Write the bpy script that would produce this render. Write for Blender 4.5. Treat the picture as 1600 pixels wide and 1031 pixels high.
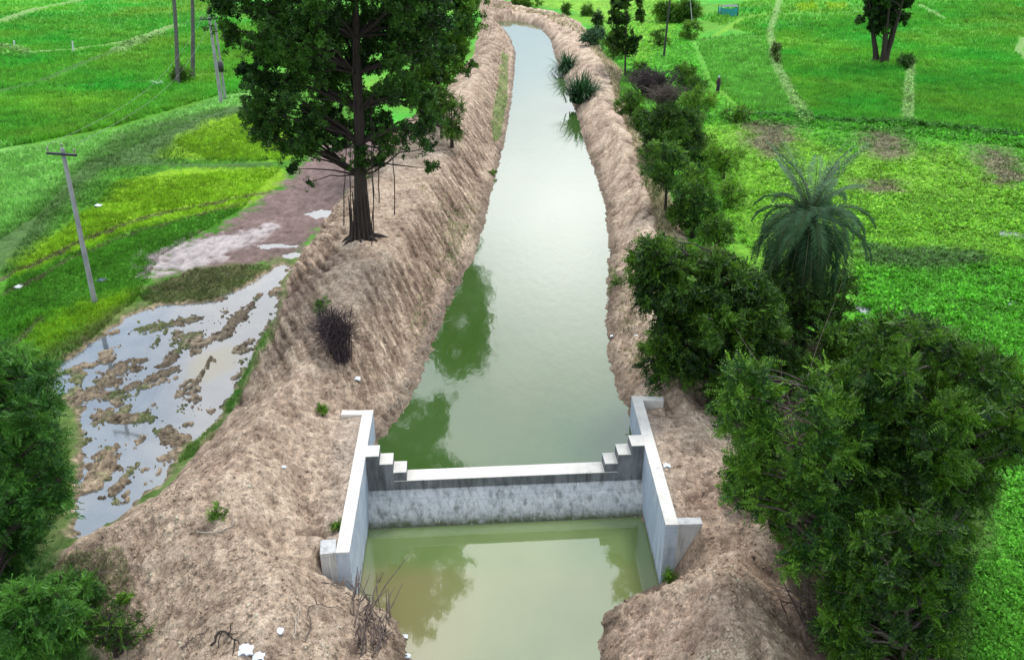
import bpy, math, random
import numpy as np
from mathutils import Vector
rad = math.radians
for o in list(bpy.data.objects): bpy.data.objects.remove(o)
S = bpy.context.scene
COL = S.collection
# ---------------------------------------------------------------- camera
H = 18.0; FPX = 1350.0; TH = rad(26.0); CT, ST = math.cos(TH), math.sin(TH)
cam = bpy.data.cameras.new('camera'); cam.sensor_width = 36; cam.lens = FPX/1600*36
cam.clip_start = .1; cam.clip_end = 6000
co = bpy.data.objects.new('camera', cam); COL.objects.link(co)
co.location = (0, 0, H); co.rotation_euler = (math.pi/2-TH, 0, 0); S.camera = co
# ---------------------------------------------------------------- sky, sun, exposure
SUN_EL, SUN_AZ = rad(56), rad(25)      # azimuth from +Y towards +X
S.view_settings.view_transform = 'Standard'; S.view_settings.look = 'None'
S.view_settings.exposure = 0.72; S.view_settings.gamma = 1
w = bpy.data.worlds.new('World'); S.world = w; w.use_nodes = True
nt = w.node_tree; N = nt.nodes; L = nt.links
for n in list(N): N.remove(n)
out = N.new('ShaderNodeOutputWorld'); bg = N.new('ShaderNodeBackground')
sky = N.new('ShaderNodeTexSky'); sky.sky_type = 'NISHITA'; sky.sun_disc = False
sky.sun_elevation = SUN_EL; sky.sun_rotation = SUN_AZ
tc = N.new('ShaderNodeTexCoord')
def wmath(op, a, b=None, c=None):
    n = N.new('ShaderNodeMath'); n.operation = op
    for i, v in enumerate((a, b, c)):
        if v is None: continue
        if isinstance(v, (int, float)): n.inputs[i].default_value = v
        else: L.new(v, n.inputs[i])
    return n.outputs[0]
noi = N.new('ShaderNodeTexNoise'); noi.inputs['Scale'].default_value = 2.2; noi.inputs['Detail'].default_value = 6
L.new(tc.outputs['Generated'], noi.inputs['Vector'])
ramp = N.new('ShaderNodeMapRange'); ramp.inputs['From Min'].default_value = .3; ramp.inputs['From Max'].default_value = .62
L.new(noi.outputs['Fac'], ramp.inputs['Value'])
# bright lobe put into the cloud low ahead, for the canal to mirror
glow_el, glow_az = rad(19), rad(4)
gd = (math.sin(glow_az)*math.cos(glow_el), math.cos(glow_az)*math.cos(glow_el), math.sin(glow_el))
dot = N.new('ShaderNodeVectorMath'); dot.operation = 'DOT_PRODUCT'; dot.inputs[1].default_value = gd
L.new(tc.outputs['Generated'], dot.inputs[0])
gl = wmath('POWER', wmath('MAXIMUM', dot.outputs['Value'], 0.0), 75.0)
amt = wmath('ADD', wmath('MULTIPLY', ramp.outputs[0], 4.0), wmath('MULTIPLY_ADD', gl, 12.0, 6.0))
cmx = N.new('ShaderNodeMix'); cmx.data_type = 'RGBA'; L.new(wmath('MINIMUM', wmath('MULTIPLY_ADD', gl, 1.6, ramp.outputs[0]), 1.0), cmx.inputs[0])
cmx.inputs[6].default_value = (.47, .78, 1.15, 1); cmx.inputs[7].default_value = (1.02, 1, .99, 1)
cl = N.new('ShaderNodeMix'); cl.data_type = 'RGBA'; cl.blend_type = 'MULTIPLY'; cl.inputs[0].default_value = 1
L.new(cmx.outputs[2], cl.inputs[6])
sx = N.new('ShaderNodeSeparateXYZ'); L.new(tc.outputs['Generated'], sx.inputs[0])
hor = N.new('ShaderNodeMapRange'); hor.inputs['From Min'].default_value = .06; hor.inputs['From Max'].default_value = .27
hor.inputs['To Min'].default_value = .5; hor.inputs['To Max'].default_value = 1; L.new(sx.outputs[2], hor.inputs['Value'])
L.new(wmath('MULTIPLY', amt, hor.outputs[0]), cl.inputs[7])
mx = N.new('ShaderNodeMix'); mx.data_type = 'RGBA'
L.new(wmath('MULTIPLY_ADD', ramp.outputs[0], .3, .6), mx.inputs[0])
L.new(sky.outputs[0], mx.inputs[6]); L.new(cl.outputs[2], mx.inputs[7])
L.new(mx.outputs[2], bg.inputs['Color']); bg.inputs['Strength'].default_value = .12
L.new(bg.outputs[0], out.inputs['Surface'])
sl = bpy.data.lights.new('sun', 'SUN'); sl.energy = 1.5; sl.angle = rad(12); sl.color = (1, .96, .9)
so = bpy.data.objects.new('sun', sl); COL.objects.link(so); so.location = (0, 0, 60)
sd = Vector((math.sin(SUN_AZ)*math.cos(SUN_EL), math.cos(SUN_AZ)*math.cos(SUN_EL), math.sin(SUN_EL)))
so.rotation_euler = sd.to_track_quat('Z', 'Y').to_euler()

# ================================================================ helpers
rng = np.random.default_rng(7)
A = np.array
def ray(px, py):
    a = (np.asarray(px, float)-800)/FPX; b = (515.5-np.asarray(py, float))/FPX
    return a, CT+b*ST, -ST+b*CT
def U(px, py, z=1.3):                      # photo point -> world point at height z
    x, y, zz = ray(px, py); t = (z-H)/zz
    return np.stack([x*t, y*t, np.full_like(np.asarray(t, float), z)], -1)
def UY(px, py, Y):                         # photo point -> world point at distance Y
    x, y, z = ray(px, py); t = Y/y
    return np.stack([x*t, y*t, H+z*t], -1)
def poly(pts, z=1.3):
    p = A(pts, float); return U(p[:, 0], p[:, 1], z)[:, :2]
def sdf(X, Y, P):                          # signed distance, positive inside
    d = np.full(X.shape, 1e18); ins = np.zeros(X.shape, bool); n = len(P)
    for i in range(n):
        ax, ay = P[i]; bx, by = P[(i+1) % n]
        ex, ey = bx-ax, by-ay; wx, wy = X-ax, Y-ay
        t = np.clip((wx*ex+wy*ey)/(ex*ex+ey*ey+1e-12), 0, 1)
        d = np.minimum(d, (wx-ex*t)**2+(wy-ey*t)**2)
        if ay != by:
            ins ^= ((ay > Y) != (by > Y)) & (X < ex*(Y-ay)/(by-ay)+ax)
    d = np.sqrt(d); return np.where(ins, d, -d)
def ldist(X, Y, P):                        # distance to polyline
    d = np.full(X.shape, 1e18)
    for i in range(len(P)-1):
        ax, ay = P[i]; bx, by = P[i+1]
        ex, ey = bx-ax, by-ay; wx, wy = X-ax, Y-ay
        t = np.clip((wx*ex+wy*ey)/(ex*ex+ey*ey+1e-12), 0, 1)
        d = np.minimum(d, (wx-ex*t)**2+(wy-ey*t)**2)
    return np.sqrt(d)
_tab = [np.random.default_rng(100+i).random((256, 256)) for i in range(6)]
def vn(x, y, s=0):
    xi = np.floor(x).astype(np.int64); yi = np.floor(y).astype(np.int64)
    fx = x-xi; fy = y-yi; fx = fx*fx*(3-2*fx); fy = fy*fy*(3-2*fy)
    T = _tab[s % 6]; o = 17*s
    a = T[(xi+o) & 255, yi & 255]; b = T[(xi+1+o) & 255, yi & 255]
    c = T[(xi+o) & 255, (yi+1) & 255]; d = T[(xi+1+o) & 255, (yi+1) & 255]
    return (a*(1-fx)+b*fx)*(1-fy)+(c*(1-fx)+d*fx)*fy*1.0
def fbm(x, y, s=0, o=4, g=.5):
    v = 0; a = 1; t = 0
    for i in range(o):
        v = v+a*vn(x*(2.03**i)+i*7.3, y*(2.03**i)-i*3.1, s+i); t += a; a *= g
    return v/t*2-1
def sst(a, b, x):
    t = np.clip((x-a)/(b-a), 0, 1); return t*t*(3-2*t)
def smin(a, b, k):
    h = np.clip(.5+.5*(b-a)/k, 0, 1); return b*(1-h)+a*h-k*h*(1-h)
def lin(r, g, b):
    f = lambda c: (c/255/12.92 if c/255 <= .04045 else ((c/255+.055)/1.055)**2.4)
    return (f(r), f(g), f(b))
def link(o, parent=None):
    COL.objects.link(o)
    if parent is not None:
        o.parent = parent
        o.matrix_parent_inverse = parent_inv(parent)
    return o
def parent_inv(p):
    from mathutils import Matrix
    m = Matrix.LocRotScale(p.location, p.rotation_euler, p.scale)
    if p.parent is not None: m = p.parent.matrix_world @ m
    return m.inverted()
def tag(o, label=None, cat=None, group=None, kind=None):
    if label: o['label'] = label
    if cat: o['category'] = cat
    if group: o['group'] = group
    if kind: o['kind'] = kind
    return o
def mesh(name, V, F, mat, parent=None, attrs=None, smooth=False, cols=None):
    """V (n,3); F (m,k) array, or list of such arrays"""
    V = np.ascontiguousarray(V, np.float32)
    Fs = F if isinstance(F, list) else [F]
    Fs = [np.asarray(f, np.int32) for f in Fs if len(f)]
    me = bpy.data.meshes.new(name)
    me.vertices.add(len(V)); me.vertices.foreach_set('co', V.ravel())
    nl = sum(f.size for f in Fs); npy = sum(len(f) for f in Fs)
    me.loops.add(nl); me.loops.foreach_set('vertex_index', np.concatenate([f.ravel() for f in Fs]))
    st = []; k = 0
    for f in Fs:
        st.append(k+np.arange(len(f))*f.shape[1]); k += f.size
    me.polygons.add(npy); me.polygons.foreach_set('loop_start', np.concatenate(st).astype(np.int32))
    me.update(calc_edges=True)
    if smooth: me.polygons.foreach_set('use_smooth', np.ones(npy, bool))
    for k2, v in (attrs or {}).items():
        at = me.attributes.new(k2, 'FLOAT', 'POINT'); at.data.foreach_set('value', np.ascontiguousarray(v, np.float32))
    if cols is not None:
        at = me.attributes.new('col', 'FLOAT_COLOR', 'POINT')
        at.data.foreach_set('color', np.ascontiguousarray(np.concatenate([cols, np.ones((len(cols), 1))], 1), np.float32).ravel())
    me.validate()
    me.materials.append(mat)
    o = bpy.data.objects.new(name, me); link(o, parent); return o
def empty(name, loc):
    o = bpy.data.objects.new(name, None); COL.objects.link(o); o.location = tuple(float(v) for v in loc)
    o.empty_display_size = .2; return o
class MB:                                   # collects shapes into one mesh
    def __init__(s): s.v = []; s.f = {}; s.n = 0; s.t = []
    def add(s, V, F, t=0.5):
        V = np.asarray(V, float); F = np.asarray(F, int)
        s.v.append(V); s.f.setdefault(F.shape[1], []).append(F+s.n); s.n += len(V)
        s.t.append(np.broadcast_to(np.asarray(t, float), (len(V),)))
    def box(s, c, size, e=(1, 0, 0), bev=0):
        e = A(e, float); e /= np.linalg.norm(e); n = A([-e[1], e[0], 0]); z = A([0, 0, 1.])
        sx, sy, sz = A(size)/2
        V = [A(c)+e*a*sx+n*b*sy+z*d*sz for d in (-1, 1) for b in (-1, 1) for a in (-1, 1)]
        s.add(V, [[0, 2, 3, 1], [4, 5, 7, 6], [0, 1, 5, 4], [2, 6, 7, 3], [0, 4, 6, 2], [1, 3, 7, 5]])
    def prism(s, P, z0, z1):                # P ccw polygon (n,2)
        P = A(P, float); n = len(P); z1 = np.broadcast_to(z1, (n,))
        V = np.concatenate([np.c_[P, np.full(n, z0)], np.c_[P, z1]])
        for i in range(n):
            j = (i+1) % n; s.add(V[[i, j, n+j, n+i]], [[0, 1, 2, 3]])
        s.add(V[n:], [list(range(n))]); s.add(V[:n][::-1], [list(range(n))])
    def tube(s, P, R, k=6, t=.5, cap=True):
        P = A(P, float); R = np.broadcast_to(R, (len(P),)); m = len(P)
        T = np.gradient(P, axis=0); T /= np.linalg.norm(T, axis=1)[:, None]+1e-9
        up = A([0, 0, 1.]) if abs(T[0][2]) < .9 else A([1., 0, 0])
        V = []
        for i in range(m):
            a = np.cross(up, T[i]); a /= np.linalg.norm(a)+1e-9; b = np.cross(T[i], a)
            an = np.arange(k)*2*math.pi/k
            V.append(P[i]+R[i]*(np.cos(an)[:, None]*a+np.sin(an)[:, None]*b))
        V = np.concatenate(V); F = []
        for i in range(m-1):
            for j in range(k):
                F.append([i*k+j, i*k+(j+1) % k, (i+1)*k+(j+1) % k, (i+1)*k+j])
        s.add(V, F, t)
        if cap:
            s.add(V[-k:], [list(range(k))], t); s.add(V[:k][::-1], [list(range(k))], t)
    def ball(s, c, r, seg=10, rings=7, noise=0, t=.5):
        V = []; F = []
        r = np.broadcast_to(A(r, float), (3,))
        for i in range(rings+1):
            ph = math.pi*i/rings
            for j in range(seg):
                a = 2*math.pi*j/seg
                q = 1+noise*(random.random()-.5) if 0 < i < rings else 1
                V.append([c[0]+r[0]*q*math.sin(ph)*math.cos(a), c[1]+r[1]*q*math.sin(ph)*math.sin(a), c[2]+r[2]*q*math.cos(ph)])
        for i in range(rings):
            for j in range(seg):
                F.append([i*seg+j, (i+1)*seg+j, (i+1)*seg+(j+1) % seg, i*seg+(j+1) % seg])
        s.add(V, F, t)
    def build(s, name, mat, parent=None, smooth=False):
        return mesh(name, np.concatenate(s.v), [np.concatenate(f) for f in s.f.values()], mat, parent,
                    {'tint': np.concatenate(s.t)}, smooth)
# ---------------------------------------------------------------- materials
def newmat(name):
    m = bpy.data.materials.new(name); m.use_nodes = True
    nt = m.node_tree; b = nt.nodes['Principled BSDF']; return m, nt, b
def nz(nt, scale, detail=4, rough=.55, vec=None, sc=None):
    n = nt.nodes.new('ShaderNodeTexNoise'); n.inputs['Scale'].default_value = scale
    n.inputs['Detail'].default_value = detail; n.inputs['Roughness'].default_value = rough
    if vec is None:
        t = nt.nodes.new('ShaderNodeTexCoord'); g = nt.nodes.new('ShaderNodeNewGeometry'); vec = g.outputs['Position']
    if sc:
        mp = nt.nodes.new('ShaderNodeMapping'); mp.inputs['Scale'].default_value = sc
        nt.links.new(vec, mp.inputs['Vector']); vec = mp.outputs[0]
    nt.links.new(vec, n.inputs['Vector']); return n.outputs['Fac']
def mrange(nt, v, a, b, c=0, d=1):
    n = nt.nodes.new('ShaderNodeMapRange'); n.inputs['From Min'].default_value = a; n.inputs['From Max'].default_value = b
    n.inputs['To Min'].default_value = c; n.inputs['To Max'].default_value = d
    nt.links.new(v, n.inputs['Value']); return n.outputs[0]
def mixc(nt, f, a, b, mode='MIX'):
    n = nt.nodes.new('ShaderNodeMix'); n.data_type = 'RGBA'; n.blend_type = mode
    for i, v in ((0, f), (6, a), (7, b)):
        if hasattr(v, 'is_linked') or hasattr(v, 'node'): nt.links.new(v, n.inputs[i])
        elif isinstance(v, (int, float)): n.inputs[i].default_value = v if i == 0 else (v, v, v, 1)
        else: n.inputs[i].default_value = (*v[:3], 1)
    return n.outputs[2]
def bump(nt, b, h, strength=.5, dist=.05):
    n = nt.nodes.new('ShaderNodeBump'); n.inputs['Strength'].default_value = strength; n.inputs['Distance'].default_value = dist
    nt.links.new(h, n.inputs['Height']); nt.links.new(n.outputs[0], b.inputs['Normal'])
def attr(nt, name, out='Fac'):
    n = nt.nodes.new('ShaderNodeAttribute'); n.attribute_name = name; return n.outputs[out]
def simple(name, c, rough=.7, var=.25, scale=6, c2=None, bmp=0, sc=None, metal=0):
    m, nt, b = newmat(name)
    f = mrange(nt, nz(nt, scale, 5, sc=sc), .3, .7)
    c2 = c2 or tuple(x*(1-var) for x in c)
    nt.links.new(mixc(nt, f, c, c2), b.inputs['Base Color']); b.inputs['Roughness'].default_value = rough
    b.inputs['Metallic'].default_value = metal
    if bmp: bump(nt, b, nz(nt, scale*3, 5, sc=sc), .6, bmp)
    return m
def leafmat(name, c0, c1, trans=.25, rough=.55):
    m, nt, b = newmat(name)
    t = attr(nt, 'tint'); c = mixc(nt, t, c0, c1)
    nt.links.new(c, b.inputs['Base Color']); b.inputs['Roughness'].default_value = rough
    b.inputs['Specular IOR Level'].default_value = .3
    tr = nt.nodes.new('ShaderNodeBsdfTranslucent'); nt.links.new(c, tr.inputs['Color'])
    ms = nt.nodes.new('ShaderNodeMixShader'); ms.inputs[0].default_value = trans
    nt.links.new(b.outputs[0], ms.inputs[1]); nt.links.new(tr.outputs[0], ms.inputs[2])
    nt.links.new(ms.outputs[0], nt.nodes['Material Output'].inputs['Surface']); return m
M = {}
M['bark'] = simple('bark', (.055, .038, .03), .9, c2=(.02, .014, .012), scale=5, bmp=.03, sc=(3, 3, .6))
M['brownbark'] = simple('brown_bark', (.10, .075, .06), .9, c2=(.04, .03, .025), scale=6)
M['deadwood'] = simple('deadwood', (.19, .13, .12), .9, c2=(.08, .05, .05), scale=8)
M['twig'] = simple('twig', (.16, .12, .10), .9, c2=(.07, .05, .045), scale=8)
M['darktwig'] = simple('darktwig', (.07, .045, .05), .9, c2=(.03, .02, .022), scale=8)
M['greybark'] = simple('greybark', (.16, .15, .145), .9, c2=(.07, .065, .06), scale=2.5, bmp=.02, sc=(1, 1, 4))
M['leaf_dark'] = leafmat('leaf_dark', (.005, .024, .005), (.07, .19, .018))
M['leaf_neem'] = leafmat('leaf_neem', (.006, .03, .004), (.12, .27, .016))
M['leaf_mid'] = leafmat('leaf_mid', (.010, .055, .006), (.19, .39, .03))
M['leaf_yellow'] = leafmat('leaf_yellow', (.05, .09, .015), (.2, .28, .05))
M['leaf_feather'] = leafmat('leaf_feather', (.015, .07, .010), (.14, .36, .045))
M['palm'] = leafmat('palm', (.016, .055, .022), (.13, .25, .115), .2)
M['reed'] = leafmat('reed', (.012, .05, .018), (.05, .15, .045))
M['grass'] = leafmat('grass', (0, 0, 0), (1, 1, 1), .25)
def colmat(name, trans):                     # leaf colour from the 'col' attribute
    m, nt, b = newmat(name); c = attr(nt, 'col', 'Color')
    nt.links.new(c, b.inputs['Base Color']); b.inputs['Roughness'].default_value = .6
    b.inputs['Specular IOR Level'].default_value = .2
    tr = nt.nodes.new('ShaderNodeBsdfTranslucent'); nt.links.new(c, tr.inputs['Color'])
    ms = nt.nodes.new('ShaderNodeMixShader'); ms.inputs[0].default_value = trans
    nt.links.new(b.outputs[0], ms.inputs[1]); nt.links.new(tr.outputs[0], ms.inputs[2])
    nt.links.new(ms.outputs[0], nt.nodes['Material Output'].inputs['Surface']); return m
M['grasscol'] = colmat('grasscol', .3)
M['clod'] = colmat('clod', 0)
M['bluebag'] = simple('blue_bag', (.03, .06, .12), .5, scale=8)
M['litter'] = simple('litter', (.75, .77, .8), .6, c2=(.45, .5, .55), scale=20)
M['white'] = simple('white', (.7, .72, .72), .6, var=.3, scale=9)
# ground
m, nt, b = newmat('ground'); M['ground'] = m
c = attr(nt, 'col', 'Color'); soil = attr(nt, 'soil')
f1 = mrange(nt, nz(nt, 5.5, 8, .75), .34, .66, .45, 1.4)
f2 = mrange(nt, nz(nt, 34, 3, .7), .35, .65, .68, 1.3)
f3 = mrange(nt, nz(nt, 6, 6, .8), .54, .64, 1, .42)
mm = nt.nodes.new('ShaderNodeMath'); mm.operation = 'MULTIPLY'; nt.links.new(f1, mm.inputs[0]); nt.links.new(f2, mm.inputs[1])
m3 = nt.nodes.new('ShaderNodeMath'); m3.operation = 'MULTIPLY'; nt.links.new(mm.outputs[0], m3.inputs[0]); nt.links.new(f3, m3.inputs[1]); mm = m3
sf = nt.nodes.new('ShaderNodeMix'); sf.data_type = 'FLOAT'
g1 = mrange(nt, nz(nt, 3.0, 9, .75, sc=(1, .55, 1)), .3, .7, .62, 1.35)
nt.links.new(soil, sf.inputs[0]); nt.links.new(g1, sf.inputs[2]); nt.links.new(mm.outputs[0], sf.inputs[3])
nt.links.new(mixc(nt, 1.0, c, sf.outputs[0], 'MULTIPLY'), b.inputs['Base Color'])
b.inputs['Roughness'].default_value = .95; b.inputs['Specular IOR Level'].default_value = .15
_gx = U(655, 565, 1.8)[:2]-U(560, 395, 3.0)[:2]
def rotnoise(ang):                            # noise drawn out along the tooth marks
    gm = nt.nodes.new('ShaderNodeNewGeometry'); r1 = nt.nodes.new('ShaderNodeVectorRotate'); r1.rotation_type = 'Z_AXIS'; r1.inputs['Angle'].default_value = ang
    nt.links.new(gm.outputs['Position'], r1.inputs['Vector']); return nz(nt, 3.2, 7, .7, r1.outputs[0], (.12, 1.7, .5))
gn = mrange(nt, rotnoise(-math.atan2(_gx[1], _gx[0])), .38, .6)
gk = nt.nodes.new('ShaderNodeMath'); gk.operation = 'MULTIPLY'; nt.links.new(attr(nt, 'groove'), gk.inputs[0]); gk.inputs[1].default_value = 1
base_c = b.inputs['Base Color'].links[0].from_socket
nt.links.new(mixc(nt, gk.outputs[0], base_c, mixc(nt, 1.0, base_c, mixc(nt, gn, (.42, .38, .36), (1.16, 1.14, 1.12)), 'MULTIPLY')), b.inputs['Base Color'])
hs = nt.nodes.new('ShaderNodeMath'); hs.operation = 'MULTIPLY_ADD'; nt.links.new(gn, hs.inputs[0]); nt.links.new(gk.outputs[0], hs.inputs[1]); nt.links.new(nz(nt, 14, 8, .75), hs.inputs[2])
bump(nt, b, hs.outputs[0], .95, .07)
# water
def water(name, c1, c2, ior, rough, scale, wav=.006, sc=None, wscale=3.0, c3=None):
    m, nt, b = newmat(name)
    cc = mixc(nt, mrange(nt, nz(nt, scale, 3, sc=sc), .38, .62), c1, c2)
    if c3 is not None: cc = mixc(nt, attr(nt, 'shallow_or_mirror'), cc, c3)
    nt.links.new(cc, b.inputs['Base Color']); b.inputs['Roughness'].default_value = rough
    b.inputs['IOR'].default_value = ior
    bump(nt, b, nz(nt, wscale, 3, .5, sc=(1, .45, 1)), .5, wav); return m
M['canal'] = water('canal_water', (.043, .092, .018), (.052, .104, .026), 2.0, .06, .25, .012, wscale=2.5)
M['pool'] = water('pool_water', (.13, .185, .06), (.155, .21, .075), 2.25, .04, .35, .005, c3=(.20, .19, .08))
M['pond'] = water('pond_water', (.08, .10, .115), (.13, .14, .14), 2.7, .05, .9, .003, c3=(.13, .11, .035))  # third colour is the painted tree reflection
# concrete
def concrete(name, c, c2, stain, s_lo=.5, s_hi=.75, wall=False):
    m, nt, b = newmat(name)
    k = mixc(nt, mrange(nt, nz(nt, 1.3, 6, .6), .35, .65), c, c2)
    st = mrange(nt, nz(nt, 1.0, 8, .7, sc=(5, 5, .9)), s_lo, s_hi)
    k = mixc(nt, st, k, stain)
    sp = mrange(nt, nz(nt, 18, 4, .7), .62, .72)
    k = mixc(nt, sp, k, tuple(x*.6 for x in c))
    if wall:                                  # shuttering joints, algae line above the water, drip streaks
        g = nt.nodes.new('ShaderNodeNewGeometry'); sp2 = nt.nodes.new('ShaderNodeSeparateXYZ'); nt.links.new(g.outputs['Position'], sp2.inputs[0])
        def mth(op, a, b_):
            n = nt.nodes.new('ShaderNodeMath'); n.operation = op
            for i_, v in enumerate((a, b_)):
                if isinstance(v, (int, float)): n.inputs[i_].default_value = v
                else: nt.links.new(v, n.inputs[i_])
            return n.outputs[0]
        al = mrange(nt, mth('ADD', sp2.outputs[2], mth('MULTIPLY', nz(nt, 3, 6, .7), -.5)), .0, -.22)
        k = mixc(nt, al, k, (.10, .12, .06))
        xy = mth('ADD', sp2.outputs[0], mth('MULTIPLY', sp2.outputs[1], 1.0))
        j1 = mth('LESS_THAN', mth('FRACT', mth('MULTIPLY', xy, .82), 0), .016)
        j2 = mth('LESS_THAN', mth('FRACT', mth('MULTIPLY', sp2.outputs[2], 1.35), 0), .02)
        k = mixc(nt, mth('MULTIPLY', mth('MAXIMUM', j1, j2), .55), k, tuple(x*.45 for x in c))
        dr = mrange(nt, nz(nt, 1.0, 6, .7, sc=(9, 9, .35)), .56, .7, 0, .7); k = mixc(nt, dr, k, (.72, .72, .68))
    nt.links.new(k, b.inputs['Base Color']); b.inputs['Roughness'].default_value = .85
    bump(nt, b, nz(nt, 12, 6, .7), .4, .02); return m
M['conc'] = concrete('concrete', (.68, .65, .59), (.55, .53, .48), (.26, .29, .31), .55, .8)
M['concsky'] = concrete('concrete_sky_tint', (.44, .50, .57), (.36, .43, .52), (.20, .24, .28), .5, .75, True)  # bluish sky light on the wall faces put into the colour
M['concwall'] = concrete('concrete_apron', (.52, .53, .53), (.42, .44, .45), (.15, .165, .15), .46, .68, True)
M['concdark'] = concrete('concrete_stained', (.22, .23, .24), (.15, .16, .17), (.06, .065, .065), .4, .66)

# ================================================================ terrain
ZF = 1.3; ZU = 1.15; ZP = 1.2
W_UP = poly([(560, 752), (575, 720), (592, 688), (612, 668), (630, 640), (648, 606), (664, 572), (680, 530), (690, 500), (706, 470), (722, 435), (738, 405), (757, 350), (768, 300),
    (782, 250), (793, 200), (800, 150), (804, 110), (806, 82), (798, 60), (786, 44), (775, 34), (800, 33), (825, 36), (842, 42), (860, 62), (868, 90), (880, 120),
    (893, 158), (903, 185), (914, 225), (930, 270), (944, 318), (952, 375), (950, 440), (947, 500), (952, 560), (962, 600), (978, 640), (985, 660), (1010, 690), (1000, 735)], ZU)
W_DN = poly([(577, 810), (560, 922), (590, 942), (622, 972), (635, 1000), (641, 1031), (650, 1100), (655, 1400), (925, 1400), (932, 1100),
    (938, 1031), (940, 975), (947, 957), (985, 937), (1010, 922), (1029, 911), (1000, 795)], 0)
SOIL = poly([(745, 2), (752, 30), (738, 90), (705, 130), (650, 180), (590, 228), (548, 285), (505, 345), (462, 405), (437, 470), (402, 560), (350, 652), (285, 720), (232, 775),
    (160, 822), (95, 860), (60, 905), (120, 960), (160, 1031), (170, 1400), (1330, 1400), (1300, 1031), (1240, 900), (1170, 800), (1150, 690), (1120, 600), (1075, 520), (1070, 430), (1075, 350),
    (1040, 300), (1020, 240), (985, 190), (968, 150), (972, 112), (948, 92), (930, 62), (905, 36), (868, 22), (830, 17), (790, 6)])
FILL_L = poly([(585, 636), (545, 868), (500, 862), (430, 850), (445, 700), (470, 640)], 2.3)
FILL_R = poly([(985, 614), (1040, 824), (1104, 812), (1150, 800), (1140, 640), (1060, 616)], 2.3)
POND = poly([(446, 412), (428, 418), (400, 438), (335, 472), (250, 476), (205, 492), (155, 525), (90, 572), (82, 610), (128, 640), (132, 690), (112, 790), (112, 842), (160, 828), (205, 795),
    (232, 772), (268, 745), (280, 712), (292, 700), (340, 658), (372, 600), (392, 560), (410, 528), (436, 480), (438, 440), (455, 418)], ZP)
ISL = [((101, 637), (210, 567), .50), ((161, 623), (270, 578), .28), ((157, 648), (231, 655), .40), ((259, 567), (305, 522), .28), ((225, 515), (300, 500), .42),
       ((240, 540), (262, 515), .22), ((346, 525), (381, 487), .34), ((381, 492), (405, 462), .22), ((166, 702), (158, 745), .46), ((213, 727), (171, 772), .22), ((100, 660), (122, 690), .42), ((290, 645), (306, 649), .12),
       ((250, 672), (290, 690), .34), ((90, 600), (120, 590), .18), ((118, 700), (110, 760), .3), ((330, 560), (305, 600), .10)]
ISL = [(U(*a, ZP)[:2], U(*b2, ZP)[:2], wd) for a, b2, wd in ISL]
PUD = [(503, 334, .8, .35), (432, 384, .9, .16), (1590, 366, .9, .45), (1362, 492, .32, .55), (1587, 476, .45, .3), (38, 517, .35, .5), (455, 398, .45, .22), (1345, 482, .3, .3)]
g_dir = U(655, 565, 1.8)[:2]-U(560, 395, 3.0)[:2]; g_dir /= np.linalg.norm(g_dir)
PC = {  # region colours (real surface colours)
 'paddy': (.095, .33, .028), 'paddy2': (.12, .35, .045), 'pale': (.17, .40, .08), 'dull': (.075, .15, .04), 'yellow': (.19, .36, .014), 'floor': (.075, .065, .035), 'mid': (.065, .215, .016),
 'mud': (.20, .14, .125), 'palemud': (.42, .37, .36), 'olive': (.10, .10, .045), 'weed': (.09, .33, .022), 'weedy': (.17, .375, .03), 'bare': (.17, .16, .09), 'dark': (.04, .12, .02), 'bund': (.20, .33, .10), 'track': (.12, .10, .06)}
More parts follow.
